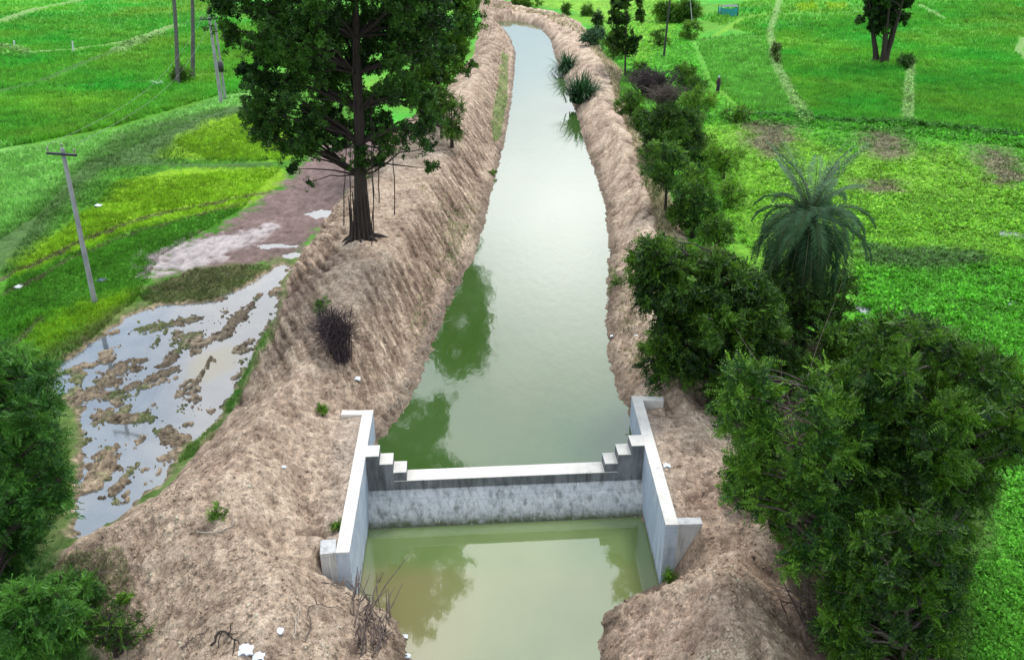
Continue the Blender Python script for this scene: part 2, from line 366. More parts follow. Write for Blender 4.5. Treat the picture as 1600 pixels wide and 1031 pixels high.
REG = [ # polygon, colour, soft edge (m), ragged edge (m)
 ([(-300, 245), (60, 225), (180, 200), (350, 148), (420, 132), (560, 110), (560, 240), (480, 300), (300, 440), (200, 600), (0, 700), (-400, 900), (-700, 500)], 'mid', .6, .8),
 ([(-200, 240), (60, 226), (180, 204), (350, 150), (420, 132), (420, 160), (300, 185), (200, 205), (130, 250), (60, 325), (0, 368), (-200, 450)], 'pale', .6, .8),
 ([(180, 212), (260, 188), (330, 172), (420, 158), (430, 200), (330, 212), (250, 255), (160, 265), (90, 335), (40, 400), (-30, 440), (-60, 400), (60, 330), (110, 270)], 'dull', .8, 1.0),
 ([(265, 222), (320, 192), (400, 168), (440, 195), (452, 250), (330, 250), (250, 246)], 'yellow', .8, .9),
 ([(190, 284), (260, 266), (440, 262), (450, 285), (380, 325), (300, 335), (200, 362), (100, 400), (30, 430), (15, 405), (90, 365), (150, 320)], 'yellow', .5, .8),
 ([(-40, 520), (60, 470), (190, 470), (230, 420), (300, 440), (180, 520), (60, 600), (-60, 620)], 'mid', .5, .6),
 ([(130, 470), (220, 455), (170, 530), (60, 560), (40, 520)], 'yellow', .7, .9),
 ([(700, 150), (600, 215), (545, 225), (515, 225), (470, 262), (425, 305), (350, 352), (300, 372), (228, 405), (240, 428), (330, 424), (440, 412), (480, 395), (560, 300)], 'mud', .5, 2.0),
 ([(350, 366), (290, 376), (228, 404), (240, 426), (300, 420), (380, 385), (420, 355)], 'palemud', .6, 2.2),
 ([(210, 462), (250, 440), (310, 420), (400, 414), (445, 416), (400, 440), (330, 480), (260, 480), (215, 486)], 'olive', .6, 1.6),
 ([(1050, -10), (1100, 50), (1080, 90), (1110, 130), (1160, 178), (1300, 192), (1420, 198), (1620, 222), (2500, 300), (2500, 1300), (1250, 1300), (1200, 900), (1050, 600), (1020, 300), (940, 60), (900, 18), (960, -40)], 'weed', 1.2, 1.6),
 ([(1180, 600), (1130, 340), (1090, 200), (1200, 195), (1330, 240), (1480, 230), (1620, 300), (1620, 420), (1440, 400), (1330, 420), (1240, 470)], 'weedy', 2, 2.4),
 ([(1170, 195), (1235, 195), (1245, 225), (1200, 245), (1165, 225)], 'bare', 1.6, 2.6),
 ([(1350, 205), (1410, 205), (1425, 245), (1380, 250), (1340, 225)], 'bare', 1.6, 2.6),
 ([(1530, 230), (1575, 235), (1600, 280), (1560, 290), (1530, 260)], 'bare', 1.4, 2.4),
 ([(1340, 280), (1400, 284), (1395, 300), (1345, 300)], 'bare', 1.2, 2.2),
 ([(1345, 385), (1420, 388), (1540, 392), (1560, 415), (1450, 425), (1350, 415)], 'dull', .6, .9),
 ([(1080, 62), (1195, 56), (1205, 100), (1250, 182), (1160, 172), (1120, 130)], 'paddy2', .5, .3),
 ([(1243, 6), (1276, 6), (1278, 17), (1246, 17)], 'yellow', .6, .3), ([(1290, 5), (1322, 5), (1325, 14), (1292, 15)], 'yellow', .6, .3),
 ([(1120, 560), (1200, 520), (1330, 540), (1480, 600), (1540, 720), (1530, 850), (1480, 1150), (1250, 1150), (1150, 800)], 'floor', .6, .9),
 ([(-60, 560), (60, 590), (90, 640), (105, 740), (110, 850), (150, 930), (200, 1040), (150, 1200), (-200, 1200)], 'dull', .5, .8),
 ([(950, 60), (900, 18), (830, 8), (776, -6), (700, -30), (1010, -30), (1060, -10), (1050, 60), (1000, 110)], 'weedy', 1, 1),
]
REG = [(poly(p), A(PC[c]), a, r) for p, c, a, r in REG]
LINES = [ # polyline, width m, colour, raise
 ([(-60, 48), (0, 35), (52, 17), (133, 0), (200, -15)], 1.6, 'bund', .3), ([(-60, 165), (0, 147), (63, 131), (133, 101), (196, 77), (245, 52), (329, 28), (420, 20)], .8, 'dark', .35),
 ([(185, 82), (245, 55), (270, 42)], 1.3, 'bund', .2), ([(70, 137), (182, 133), (245, 127), (308, 119), (420, 112)], .45, 'dark', .25), ([(-60, 72), (0, 75), (42, 84), (115, 79), (210, 66)], 1.0, 'bund', .25),
 ([(1212, -30), (1218, 0), (1203, 50), (1213, 105), (1238, 155), (1260, 192)], .75, 'bund', .25), ([(1424, 95), (1420, 130), (1418, 192)], .7, 'bund', .25), ([(1436, 8), (1475, 30)], .8, 'bund', .1),
 ([(1160, 178), (1290, 190), (1412, 196), (1480, 202), (1700, 226)], .7, 'dark', .25), ([(1200, 56), (1130, 60), (1080, 66)], .5, 'dark', .2), ([(1600, 60), (1592, 80), (1640, 120)], .8, 'bund', .1),
 ([(1250, 95), (1330, 97), (1370, 96)], .5, 'dark', .05), ([(1205, 22), (1400, 20), (1700, 30)], .6, 'dark', .2), ([(420, 258), (330, 262), (250, 258), (140, 257)], .55, 'dull', .15),
 ([(-30, 450), (80, 402), (130, 376), (232, 338), (330, 318), (420, 300)], .42, 'track', -.08), ([(-30, 478), (60, 436), (110, 405), (200, 368), (300, 338), (380, 318)], .3, 'track', -.08),
 ([(60, 500), (20, 545)], .4, 'track', -.1), ([(1115, 58), (1160, 30), (1210, 20)], .7, 'weedy', .1)]
LINES = [(poly(p), wd, A(PC[c]), r) for p, wd, c, r in LINES]
SL0, SL1, SL2 = A((.64, .50, .37)), A((.44, .325, .235)), A((.14, .098, .07))
_lt = [U(583.3, 640.6, 2.35)[:2], U(545.6, 862.5, 2.35)[:2]]; _rt = [U(986.7, 618.8, 2.35)[:2], U(1040.2, 819.5, 2.35)[:2]]
_o = A([.17, 0])
CHAN = [_lt[0]*.42+_lt[1]*.58-_o, _lt[0]*-.02+_lt[1]*1.02-_o, _rt[0]*-.02+_rt[1]*1.02+_o, _rt[0]*.42+_rt[1]*.58+_o]
CHUP = [_lt[0]*.42+_lt[1]*.58-_o, _lt[0]-_o, _rt[0]+_o, _rt[0]*.42+_rt[1]*.58+_o]
FILL_L[0] = _lt[0]-_o+A([0, .1]); FILL_L[1] = _lt[1]-_o; FILL_L[2] = U(500, 848, 2.35)[:2]
FILL_R[0] = _rt[0]+_o+A([0, .1]); FILL_R[1] = _rt[1]+_o+A([0, .1]); FILL_R[2] = U(1104, 800, 2.35)[:2]
def terrain(X, Y, fine=True):
    """height, colour, soil mask at world points"""
    far = sst(150, 400, np.hypot(X, Y))
    n_big = fbm(X*.12, Y*.12, 0, 3); n_mid = fbm(X*.55, Y*.55, 1, 4); n_f = fbm(X*2.3, Y*2.3, 2, 4); n_ff = fbm(X*7, Y*7, 3, 3)
    col = np.empty(X.shape+(3,)); col[:] = PC['paddy']
    cell = fbm(X*.02, Y*.035, 4, 2)
    col *= (1+.25*cell+.16*n_mid+.14*fbm(X*.35, Y*1.2, 3, 3)+.15*n_f)[..., None]; col[..., 0] *= 1+.8*n_big
    z = np.full(X.shape, ZF)+.04*n_big
    rough = np.zeros(X.shape)
    for P, c, soft, rag in REG:
        d = sdf(X, Y, P)+rag*(.6*n_mid+.5*n_f)
        k = sst(-soft, soft, d)[..., None]
        col = col*(1-k)+k*c*(1+.30*n_f+.28*n_mid+.2*n_ff)[..., None]
        rough = np.maximum(rough*(1-k[..., 0]), k[..., 0])
    for P, wd, c, r in LINES:
        d = ldist(X, Y, P)+wd*.5*(n_f+.6*n_mid)
        k = sst(wd, wd*.35, d); col = col*(1-k[..., None]*.85)+k[..., None]*.85*c*(1+.3*n_ff)[..., None]
        z = z+r*k
    z = z+rough*(.10*n_f+.05*n_ff)
    # water bodies and banks
    du = -sdf(X, Y, W_UP)+.16*n_f+.10*n_ff; dd = -sdf(X, Y, W_DN)+.10*n_f+.05*n_ff; dt = sdf(X, Y, SOIL)+.35*n_mid
    left = X < 0
    cap = np.where(left, 3.25, 2.9)-.9*sst(88, 118, Y)+.28*n_mid+.12*n_big
    s_up = np.where(left, .62, .8)
    hu = ZU+np.where(du > 0, s_up*du, .5*du); hd = np.where(dd > 0, np.where(left, 1.15, 1.05)*dd, .5*dd)
    hb = smin(smin(hu, hd, .15), smin(ZF+.62*dt, cap, .5), .25)
    ks = sst(-.12, .25, dt)
    # excavator tooth marks running down the bank, clods elsewhere
    a1 = X*g_dir[1]-Y*g_dir[0]; a2 = X*g_dir[0]+Y*g_dir[1]
    gro = fbm(a1*3.2+n_mid*.5, a2*.35, 2, 4)+.38*np.sin(a1*2*math.pi/.46+1.1*n_mid+1.0*n_big)*(.35+.9*vn(X*.6, Y*.6, 4))
    a3 = X*g_dir[1]+Y*g_dir[0]; a4 = -X*g_dir[0]+Y*g_dir[1]
    gro = np.where(left, gro, fbm(a3*2.3+n_mid*.4, a4*.5, 2, 3))
    slopey = sst(.2, 1.2, du)*sst(25.5, 29, Y)*sst(3.4, 2.5, hb)
    rid = 1-np.abs(fbm(X*1.4, Y*1.4, 5, 4))*2
    hb = hb+sst(-.2, .5, np.minimum(du, dd))*(.15*gro*slopey+(1-.6*slopey)*(.11*n_f+.06*rid)*(1-.5*sst(35, 60, Y))+.05*n_ff)
    z = np.where(ks > 0, z*(1-ks)+hb*ks, z)
    # spoil heaped against the wing walls
    for wx, sg in ((_lt[1], -1), (_rt[1], 1)):
        dx = (X-wx[0])*sg-.06; dy = wx[1]-Y+.5
        mnd = 2.28*np.clip(dx/.98, 0, 1)-.5*np.maximum(dy-.6, 0)+.06*n_f; on = (dy > -1.2)*sst(5, 3, dx)*(dx > 0)
        z = np.where((on > 0) & (dy > -.3), np.maximum(z, mnd*on+(1-on)*-9), z)
    # level fill behind the abutment walls
    sandy = np.zeros(X.shape)
    for P in (FILL_L, FILL_R):
        k = sst(-.10, .06, sdf(X, Y, P))*sst(.0, 1.9, ldist(X, Y, P[3:])+.4*n_f); z = z*(1-k)+(2.27+.03*n_f+.02*n_ff)*k; sandy = np.maximum(sandy, k)
    k = sst(-.05, .04, sdf(X, Y, CHAN)); z = z*(1-k)+np.minimum(z, -.45)*k
    k = sst(-.05, .04, sdf(X, Y, CHUP)); z = z*(1-k)+np.minimum(z, 1.05+.0*z+1.1*sst(24.6, 26.2, Y)*sst(-3.2, -4.6, X))*k
    t = np.clip(.60+.60*gro*(.25+.75*slopey)+.45*n_f+.28*n_mid+.2*n_ff, 0, 1)[..., None]
    sc = np.where(t < .5, SL2+(SL1-SL2)*t*2, SL1+(SL0-SL1)*(t*2-1))
    wet = sst(.75, .10, np.minimum(du, dd+.1)+.35*n_mid)[..., None]
    sc = sc*(1-.5*wet)
    pur = sst(.15, .5, fbm(X*.3, Y*.3, 3, 3))[..., None]*.25
    sc = sc*(1-pur)+sc*A((.85, .72, .78))*pur
    sandy = (sandy*sst(1.6, .5, np.minimum(ldist(X, Y, FILL_L[:2]), ldist(X, Y, FILL_R[:2])+.7)+.4*n_f))[..., None]*.75
    sc = sc*(1-sandy)+sandy*A((.52, .42, .33))
    col = col*(1-ks[..., None])+ks[..., None]*sc
    soilm = ks.copy()
    # grass creeping over the outer foot of the banks
    # pond
    dp = sdf(X, Y, POND)+.32*n_f+.12*n_ff+.2*n_mid
    zp = ZP-.16*sst(0, .35, dp)
    for a, b2, wd in ISL:
        dd2 = ldist(X, Y, [a, b2]); k = sst(wd*1.5, wd*.2, dd2+wd*(1.4*n_f+1.5*n_ff+.6*n_mid))
        zp = np.maximum(zp, ZP-.16+.30*k+.14*k*n_ff+.08*k*n_f)
    zp = np.maximum(zp, ZP-.16+.24*sst(.14, .36, .35*n_ff+fbm(X*1.1+Y*.3, Y*1.0-X*.8, 5, 5)))
    zp = np.maximum(zp, ZP-.16+.22*sst(.0, .35, n_f+.4*n_ff)*sst(-9.0, -6.5, X+.0*Y)*sst(27.5, 30, Y+.8*n_f)*sst(34.5, 33.0, Y)*.97)
    kp = sst(-.25, .05, dp)
    z = np.where(kp > 0, z*(1-kp)+zp*kp, z)
    mudc = A((.32, .245, .165))*(1+.9*n_ff+.6*n_f)[..., None]
    gp = sst(.1, .35, n_mid+.4*n_f)[..., None]*.6; mudc = mudc*(1-gp)+gp*A((.10, .17, .04))
    kg = (sst(-1.6, -.3, dp)*(1-ks))[..., None]*.8; col = col*(1-kg)+kg*A((.13, .15, .055))*(1+.5*n_ff+.4*n_f)[..., None]
    km = sst(-.3, .0, dp)[..., None]; col = col*(1-km)+km*mudc; soilm = np.maximum(soilm, km[..., 0])
    for px, py, rx, ry in PUD:
        p = U(px, py, ZF); q = np.hypot((X-p[0])/rx, (Y-p[1])/(ry*2.2))+.35*n_f
        k = sst(1.35, .75, q); z = z-.16*k
    z = np.where(far > 0, z*(1-far)+ZF*far, z)
    global _groove
    _groove = np.where(left, ks*slopey, 0)
    return z, np.clip(col, .002, .9), np.clip(soilm, 0, 1)
def grid(us, pys):
    pys = np.asarray(pys, float)
    x, y, zz = ray(800, pys); t = (ZF-H)/zz; Yr = y*t
    Yr = np.concatenate([[-40, -15, 0, 5], Yr]) if pys[0] > 1200 else Yr
    D = np.maximum(Yr, 0)*CT+(H-ZF)*ST
    X = us[None, :]*D[:, None]; Y = np.repeat(Yr[:, None], len(us), 1); return X, Y
us = np.concatenate([np.linspace(-3, -.86, 40), np.arange(-.85, .851, 1.75/FPX), np.linspace(.86, 3, 40)])
pys = np.concatenate([np.arange(1330, 1060, -4), np.arange(1060, -20, -1.75), np.arange(-20, -100, -3), [-104, -110, -116, -122, -126, -130, -134]])
X, Y = grid(us, pys)
Z, C, SM = terrain(X, Y)
nr, nc = X.shape
idx = np.arange(nr*nc).reshape(nr, nc)
F = np.stack([idx[:-1, :-1], idx[:-1, 1:], idx[1:, 1:], idx[1:, :-1]], -1).reshape(-1, 4)
g = mesh('ground', np.stack([X, Y, Z], -1).reshape(-1, 3), F, M['ground'], None, {'soil': SM.ravel(), 'groove': _groove.ravel()}, True, C.reshape(-1, 3))
tag(g, 'green paddy fields and brown earth banks either side of the canal', 'ground', kind='structure')
def hz(x, y):
    return terrain(np.atleast_1d(A(x, float)), np.atleast_1d(A(y, float)))[0]
def G(px, py, z=ZF, it=4):                  # photo point -> point on the real ground
    for _ in range(it):
        p = U(px, py, z); z = float(hz(p[0], p[1])[0])
    return A([p[0], p[1], z])
# ---------------------------------------------------------------- water sheets
def wsheet(name, P, z, mat, label, nrow=1, shallow_or_mirror=None, clip=None):
    P = A(P); lo, hi = P.min(0)-.8, P.max(0)+.8
    xs = np.linspace(lo[0], hi[0], 40); ys = hi[1]-(hi[1]-lo[1])*np.linspace(1, 0, 80)**(2.2 if clip else 1)
    XX, YY = np.meshgrid(xs, ys); V = np.stack([XX, YY, np.full_like(XX, z)], -1).reshape(-1, 3)
    if clip:
        q = (V[:, 0]-WL[0])*wn[0]+(V[:, 1]-WL[1])*wn[1]; q = np.maximum(1.0-q, 0); V[:, :2] += q[:, None]*wn
    i = np.arange(3200).reshape(80, 40); F = np.stack([i[:-1, :-1], i[:-1, 1:], i[1:, 1:], i[1:, :-1]], -1).reshape(-1, 4)
    sh = shallow_or_mirror(V) if shallow_or_mirror else np.zeros(len(V))
    cen = V[F].mean(1); keep = (sdf(cen[:, 0], cen[:, 1], P) > -1.2)
    if clip is not None: keep &= clip(cen)
    o = mesh(name, V, F[keep], mat, None, {'shallow_or_mirror': sh}); tag(o, label, 'water', kind='structure'); return o
# the weir line (downstream foot, front of crest) in world space
WL = U(577, 827, 0)[:2]; WR = U(998.4, 807.8, 0)[:2]
we = (WR-WL)/np.linalg.norm(WR-WL); wn = A([-we[1], we[0]])
ZT, ZC = 2.35, 1.35
up_clip = W_UP.copy()
wsheet('canal_water', np.concatenate([W_UP]), ZU, M['canal'], 'calm green water of the canal behind the weir', clip=lambda c: (c[:, 0]-WL[0])*wn[0]+(c[:, 1]-WL[1])*wn[1] > 1.0001)
wsheet('pool_water', W_DN, 0.0, M['pool'], 'murky yellow green water in the pool below the weir',
       shallow_or_mirror=lambda V: sst(20.9, 19.9, V[:, 1]+.25*fbm(V[:, 0]*.6, V[:, 1]*.6, 1))*(.35+.65*sst(-.2, -3.2, V[:, 0])))
wsheet('pond_water', POND, ZP, M['pond'], 'thin flood water lying between mud lumps beside the left bank',
       shallow_or_mirror=lambda V: sst(1.5, .6, np.hypot((V[:, 0]-U(330, 575, ZP)[0])*1.3, (V[:, 1]-U(330, 575, ZP)[1])*.7)+.7*fbm(V[:, 0], V[:, 1], 2)))  # olive patch: a tree's reflection painted into the pond colour
for px, py, rx, ry in PUD:
    p = U(px, py, ZF); a = np.linspace(0, 2*math.pi, 24, endpoint=False); n = 24
    zc = float(hz(p[0], p[1])[0])
    V = np.concatenate([[[p[0], p[1], 0]], np.c_[p[0]+1.4*rx*np.cos(a), p[1]+2.2*ry*1.4*np.sin(a), np.zeros(n)]]); V[:, 2] = zc+.07
    F = A([[0, 1+i, 1+(i+1) % n] for i in range(n)])
    tag(mesh('puddle_water', V, F, M['pond'], None, {'shallow_or_mirror': np.zeros(len(V))}), 'rain puddle lying in the grass', 'puddle', kind='structure')

# ================================================================ weir
wr = empty('weir', (*((WL+WR)/2), 0)); tag(wr, 'concrete weir with stepped shoulders between two abutment walls across the canal', 'weir')
lt = [U(583.3, 640.6, ZT)[:2], U(545.6, 862.5, ZT)[:2]]; rt = [U(986.7, 618.8, ZT)[:2], U(1040.2, 819.5, ZT)[:2]]
TW = .36
def seg(mb, a, b, t, side, z0, z1, ea=0, eb=0):
    """wall from a to b (inner face), thickness t on the given side"""
    a, b = A(a), A(b); e = (b-a)/np.linalg.norm(b-a); n = A([-e[1], e[0]])*side
    a = a-e*ea; b = b+e*eb; P = [a, b, b+n*t, a+n*t]
    if side < 0: P = P[::-1]
    mb.prism(P, z0, z1)
def wallthing(name_, a, b, side, wing_dn, wing_up, mat):
    mb = MB(); seg(mb, a, b, TW, side, -.8, ZT)
    w_ = mb.build('abutment_wall', mat, wr)
    cp = MB(); a_, b_ = A(a), A(b); e = (b_-a_)/np.linalg.norm(b_-a_); n = A([-e[1], e[0]])*side
    P = [a_-n*.004, b_-n*.004+e*.004, b_+n*(TW+.004)+e*.004, a_+n*(TW+.004)]
    if side < 0: P = P[::-1]
    cp.prism(P, ZT-.02, ZT+.012); cp.build('wall_top_lit', M['conc'], w_)  # paler cap: sky light on the wall top put into its colour
    for (q, far_, thick, sgn) in ((b_, A(wing_dn), .58 if side < 0 else .30, -1), (a_, A(wing_up), .30, 1)):
        s0 = q+n*(TW+.002); d = far_-s0; ln = np.linalg.norm(d); d = d/ln
        m2 = A([-d[1], d[0]]); m2 = m2*np.sign(m2@(-e*sgn))*(-1)   # thickness runs back along the wall
        m2 = m2 if m2@(e*sgn) > 0 else -m2
        k = MB(); P = [s0, s0+d*ln, s0+d*ln+m2*thick, s0+m2*thick]
        ar = sum(P[i][0]*P[(i+1) % 4][1]-P[(i+1) % 4][0]*P[i][1] for i in range(4))
        if ar < 0: P = P[::-1]
        k.prism(P, -.5, ZT+.006); k.build('wing_wall', M['conc'] if sgn > 0 else M['concwing'], wr)
m_ = concrete('concrete_wing', (.5, .5, .48), (.42, .43, .43), (.2, .2, .2), .5, .75, True); M['concwing'] = m_
wallthing('l', lt[0], lt[1], -1, U(500, 866, ZT)[:2], U(535, 641, ZT)[:2], M['concsky'])
wallthing('r', rt[0], rt[1], 1, U(1098, 818.5, ZT)[:2], U(1036, 620, ZT)[:2], M['concsky'])
# sloping apron, crest beam, stepped shoulders
cf0 = WL+wn*.72; CB = .56
def xat(line, p, d):                        # where the line p+t*d meets a wall's inner face
    a, b = A(line[0]), A(line[1]); m3 = np.array([d, -(b-a)]).T; s = np.linalg.solve(m3, a-p); return p+d*s[0]
aL, aR = xat(lt, WL, we), xat(rt, WL, we)
bL, bR = xat(lt, cf0, we), xat(rt, cf0, we)
mb = MB()
ext = .06
q = [A([*(aL-we*ext-wn*.28), -.4]), A([*(aR+we*ext-wn*.28), -.4]), A([*(bR+we*ext), ZC-.34]), A([*(bL-we*ext), ZC-.34]),
     A([*(bL-we*ext+wn*.5), ZC-.34]), A([*(bR+we*ext+wn*.5), ZC-.34]), A([*(bR+we*ext+wn*.5), -.6]), A([*(bL-we*ext+wn*.5), -.6])]
nseg = 40
mb.add(q, [[0, 1, 2, 3], [3, 2, 5, 4], [4, 5, 6, 7], [0, 7, 6, 1]])
mb.build('apron', M['concwall'], wr)
mb = MB(); P = [bL-we*ext, bR+we*ext, bR+we*ext+wn*CB, bL-we*ext+wn*CB]
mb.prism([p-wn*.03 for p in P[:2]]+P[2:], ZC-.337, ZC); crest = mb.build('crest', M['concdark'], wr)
mb = MB(); mb.prism([P[0]-wn*.034+we*.9, P[1]-wn*.034-we*.9, P[2]+wn*.004-we*.9, P[3]+wn*.004+we*.9], ZC-.012, ZC+.012); mb.build('crest_top', M['conc'], crest)  # crest top kept paler, sky light painted into it
sw = .42
for side, p0, dd_ in ((0, bL, we), (1, bR, -we)):
    for k in range(3):
        lo = ZC+.003; hi = ZC+(ZT-ZC)*(3-k)/3-.012*(k == 0)
        a_ = p0+dd_*(sw*k+(0.0 if k else -.04)); b_ = p0+dd_*(sw*(k+1)-.003)
        P = [a_-wn*.03, b_-wn*.03, b_+wn*(CB+.03), a_+wn*(CB+.03)]
        if side: P = P[::-1]
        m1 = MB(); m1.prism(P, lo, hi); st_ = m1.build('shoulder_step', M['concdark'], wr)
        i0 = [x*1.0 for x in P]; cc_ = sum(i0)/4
        m1 = MB(); m1.prism([cc_+(x-cc_)*1.006 for x in P], hi-.01, hi+.012); m1.build('step_top', M['conc'], st_)  # step tops paler too, as if lit from the sky

# ================================================================ foliage kit
def quadleaf(o, d, ln, wd, up):
    d = d/np.linalg.norm(d); s = np.cross(d, up); s /= np.linalg.norm(s)+1e-9
    return [o, o+d*ln*.45+s*wd/2, o+d*ln, o+d*ln*.45-s*wd/2]
def T_spray(n=6, ll=.34, lw=.12, droop=.5, curve=.35):
    V = []
    for i in range(n):
        t = (i+.6)/n; o = A([curve*t*t, 0, t])
        for s in (-1, 1):
            V += quadleaf(o, A([.3, s*1.0, .55-droop*random.random()]), ll*(1.15-.6*t), lw, A([1, 0, .2]))
    V += quadleaf(A([curve, 0, 1]), A([.4, 0, 1]), ll*.7, lw, A([0, 1, 0]))
    return A(V)
def T_broad(n=9, ll=.8, lw=.42):
    V = []
    for i in range(n):
        a = i*2.4+random.random(); el = random.uniform(-.3, 1.0); d = A([math.cos(a), math.sin(a), el])
        V += quadleaf(d*.15+A([0, 0, random.uniform(-.1, .3)]), d, ll*random.uniform(.6, 1), lw, A([0, 0, 1])+.4*A([random.random()-.5, random.random()-.5, 0]))
    return A(V)
def T_blades(n=6, w=.05, spread=.45):
    V = []
    for i in range(n):
        a = i*2.4+random.random(); d = A([math.cos(a)*spread*random.random(), math.sin(a)*spread*random.random(), 1]); s = A([-math.sin(a), math.cos(a), 0])*w
        o = A([math.cos(a), math.sin(a), 0])*.12; h = random.uniform(.6, 1)
        bend = A([d[0], d[1], 0])*.8
        V += [o-s, o+s, o+d*h*.6+s*.7, o+d*h*.6-s*.7]; V += [o+d*h*.6-s*.7, o+d*h*.6+s*.7, o+d*h+bend*h+s*.05, o+d*h+bend*h-s*.05]
    return A(V)
def frames(D):
    D = D/(np.linalg.norm(D, axis=1)[:, None]+1e-9); n = len(D)
    r = rng.normal(size=(n, 3)); Xa = np.cross(r, D); Xa /= np.linalg.norm(Xa, axis=1)[:, None]+1e-9
    Ya = np.cross(D, Xa); return np.stack([Xa, Ya, D], 2)     # columns
def scatter(tmpls, P, D, Sc, tint):
    """copies of leaf templates at P along D; returns V,F,tint"""
    n = len(P); R = frames(D); pick = rng.integers(0, len(tmpls), n); Vs = []; Ts = []
    for k, T in enumerate(tmpls):
        m = pick == k
        if not m.any(): continue
        W = np.einsum('nij,vj->nvi', R[m], T)*Sc[m][:, None, None]+P[m][:, None, :]
        Vs.append(W.reshape(-1, 3)); Ts.append(np.repeat(tint[m], len(T)).reshape(-1))
    V = np.concatenate(Vs); T2 = np.concatenate(Ts)
    T2 = np.clip(T2+np.repeat(rng.normal(0, .17, len(V)//4), 4), 0, 1)
    return V, np.arange(len(V)).reshape(-1, 4), T2
random.seed(3)
TM = {'spray': [T_spray(5, .4, .19) for _ in range(4)], 'broad': [T_broad() for _ in range(4)], 'feather': [T_spray(8, .4, .12, .6, .5) for _ in range(4)], 'blades': [T_blades() for _ in range(4)],
      'weed': [T_broad(6, .75, .4) for _ in range(4)], 'leafy': [T_spray(4, .42, .2, .7, .4) for _ in range(4)], 'hang': [T_spray(7, .3, .11, .9, .2) for _ in range(4)]}
def crown_leaves(blobs, style, dens, size, droop=.35, gap=.5, tint=(.15, .75), tw=None, twk=1.0):
    """leaves strung along short leafy shoots that fan out of every limb end"""
    Ps, Ds, Ss, Ts = [], [], [], []
    for c, R in blobs:
        n = max(14, int(dens*R*R*4)); K = max(5, int((9+7*R)*twk))
        d = rng.normal(size=(K, 3)); d /= np.linalg.norm(d, axis=1)[:, None]
        d[:, 2] = np.where((d[:, 2] < -.25) & (rng.random(K) < .6), -d[:, 2], d[:, 2])
        ln = R*rng.uniform(.55, 1.35, K); bend = -droop*rng.uniform(.1, .9, K)*ln
        tb = np.clip(rng.uniform(*tint)+rng.normal(0, .17, K), 0, 1)
        k = rng.integers(0, K, n); t = .18+.82*rng.random(n)**.75
        p = A(c)+d[k]*(ln[k]*t)[:, None]; p[:, 2] += bend[k]*t*t
        p = p+rng.normal(0, 1, (n, 3))*(R*.15*(1.15-.75*t))[:, None]
        dd = d[k]*1.0+rng.normal(0, .6, (n, 3)); dd[:, 2] -= droop*(.4+t)
        Ps.append(p); Ds.append(dd); Ss.append(size*rng.uniform(.7, 1.3, n)); Ts.append(np.clip(tb[k]+.12*(t-.5)+rng.normal(0, .10, n), 0, 1))
        if tw is not None:
            for q in range(0, K, 2):
                e = A(c)+d[q]*ln[q]*.9; e[2] += bend[q]*.8; mdl = A(c)+d[q]*ln[q]*.5; mdl[2] += bend[q]*.2
                tw.tube([A(c), mdl, e], [.012+.006*R, .008+.003*R, .004], 3, cap=False)
    return scatter(TM[style], np.concatenate(Ps), np.concatenate(Ds), np.concatenate(Ss), np.concatenate(Ts))
def inpoly2(P, x, y):
    return sdf(A([x], float), A([y], float), A(P, float))[0]
def fill_blobs(env, Yc, thick, nb, Rr, edge=.75, zmin=None):
    """blob centres spread through a crown whose outline (seen from the camera) is env, at distance Yc"""
    E = A(env, float); lo, hi = E.min(0), E.max(0); D = Yc*CT+6; pm = FPX/D
    xs = rng.uniform(lo[0], hi[0], 3000); ys = rng.uniform(lo[1], hi[1], 3000); s = sdf(xs, ys, E); mxs = s.max()
    ok = s > 0; xs, ys, s = xs[ok], ys[ok], s[ok]; out_ = []; i = 0
    for x, y, q in zip(xs, ys, s):
        R = rng.uniform(*Rr); R = min(R, max(Rr[0]*.45, q/pm/edge))
        if q < R*pm*edge*.9: continue
        off = rng.uniform(-1, 1)*thick*min(1, (q/mxs)**.5)
        p = UY(x, y, Yc+off)
        if zmin is not None and p[2]-R*.6 < zmin: continue
        if any(np.linalg.norm(p-c2) < .62*(R+R2)*.9 for c2, R2 in out_): continue
        out_.append((p, R))
        if len(out_) >= nb: break
    if len(out_) < max(3, nb*.2) and Rr[0] > .08:
        return fill_blobs(env, Yc, thick, nb, (Rr[0]*.75, Rr[1]*.75), edge, zmin)
    return out_
def limb(mb, a, b, r0, r1, sag=.15, n=6, k=6):
    a, b = A(a), A(b); t = np.linspace(0, 1, n)[:, None]; ln = np.linalg.norm(b-a)
    P = a+(b-a)*t+A([0, 0, 1])*(np.sin(t*math.pi)*sag*ln)+rng.normal(0, .02*ln, (n, 3))*np.sin(t*math.pi)
    mb.tube(P, np.linspace(r0, r1, n), k, cap=False)
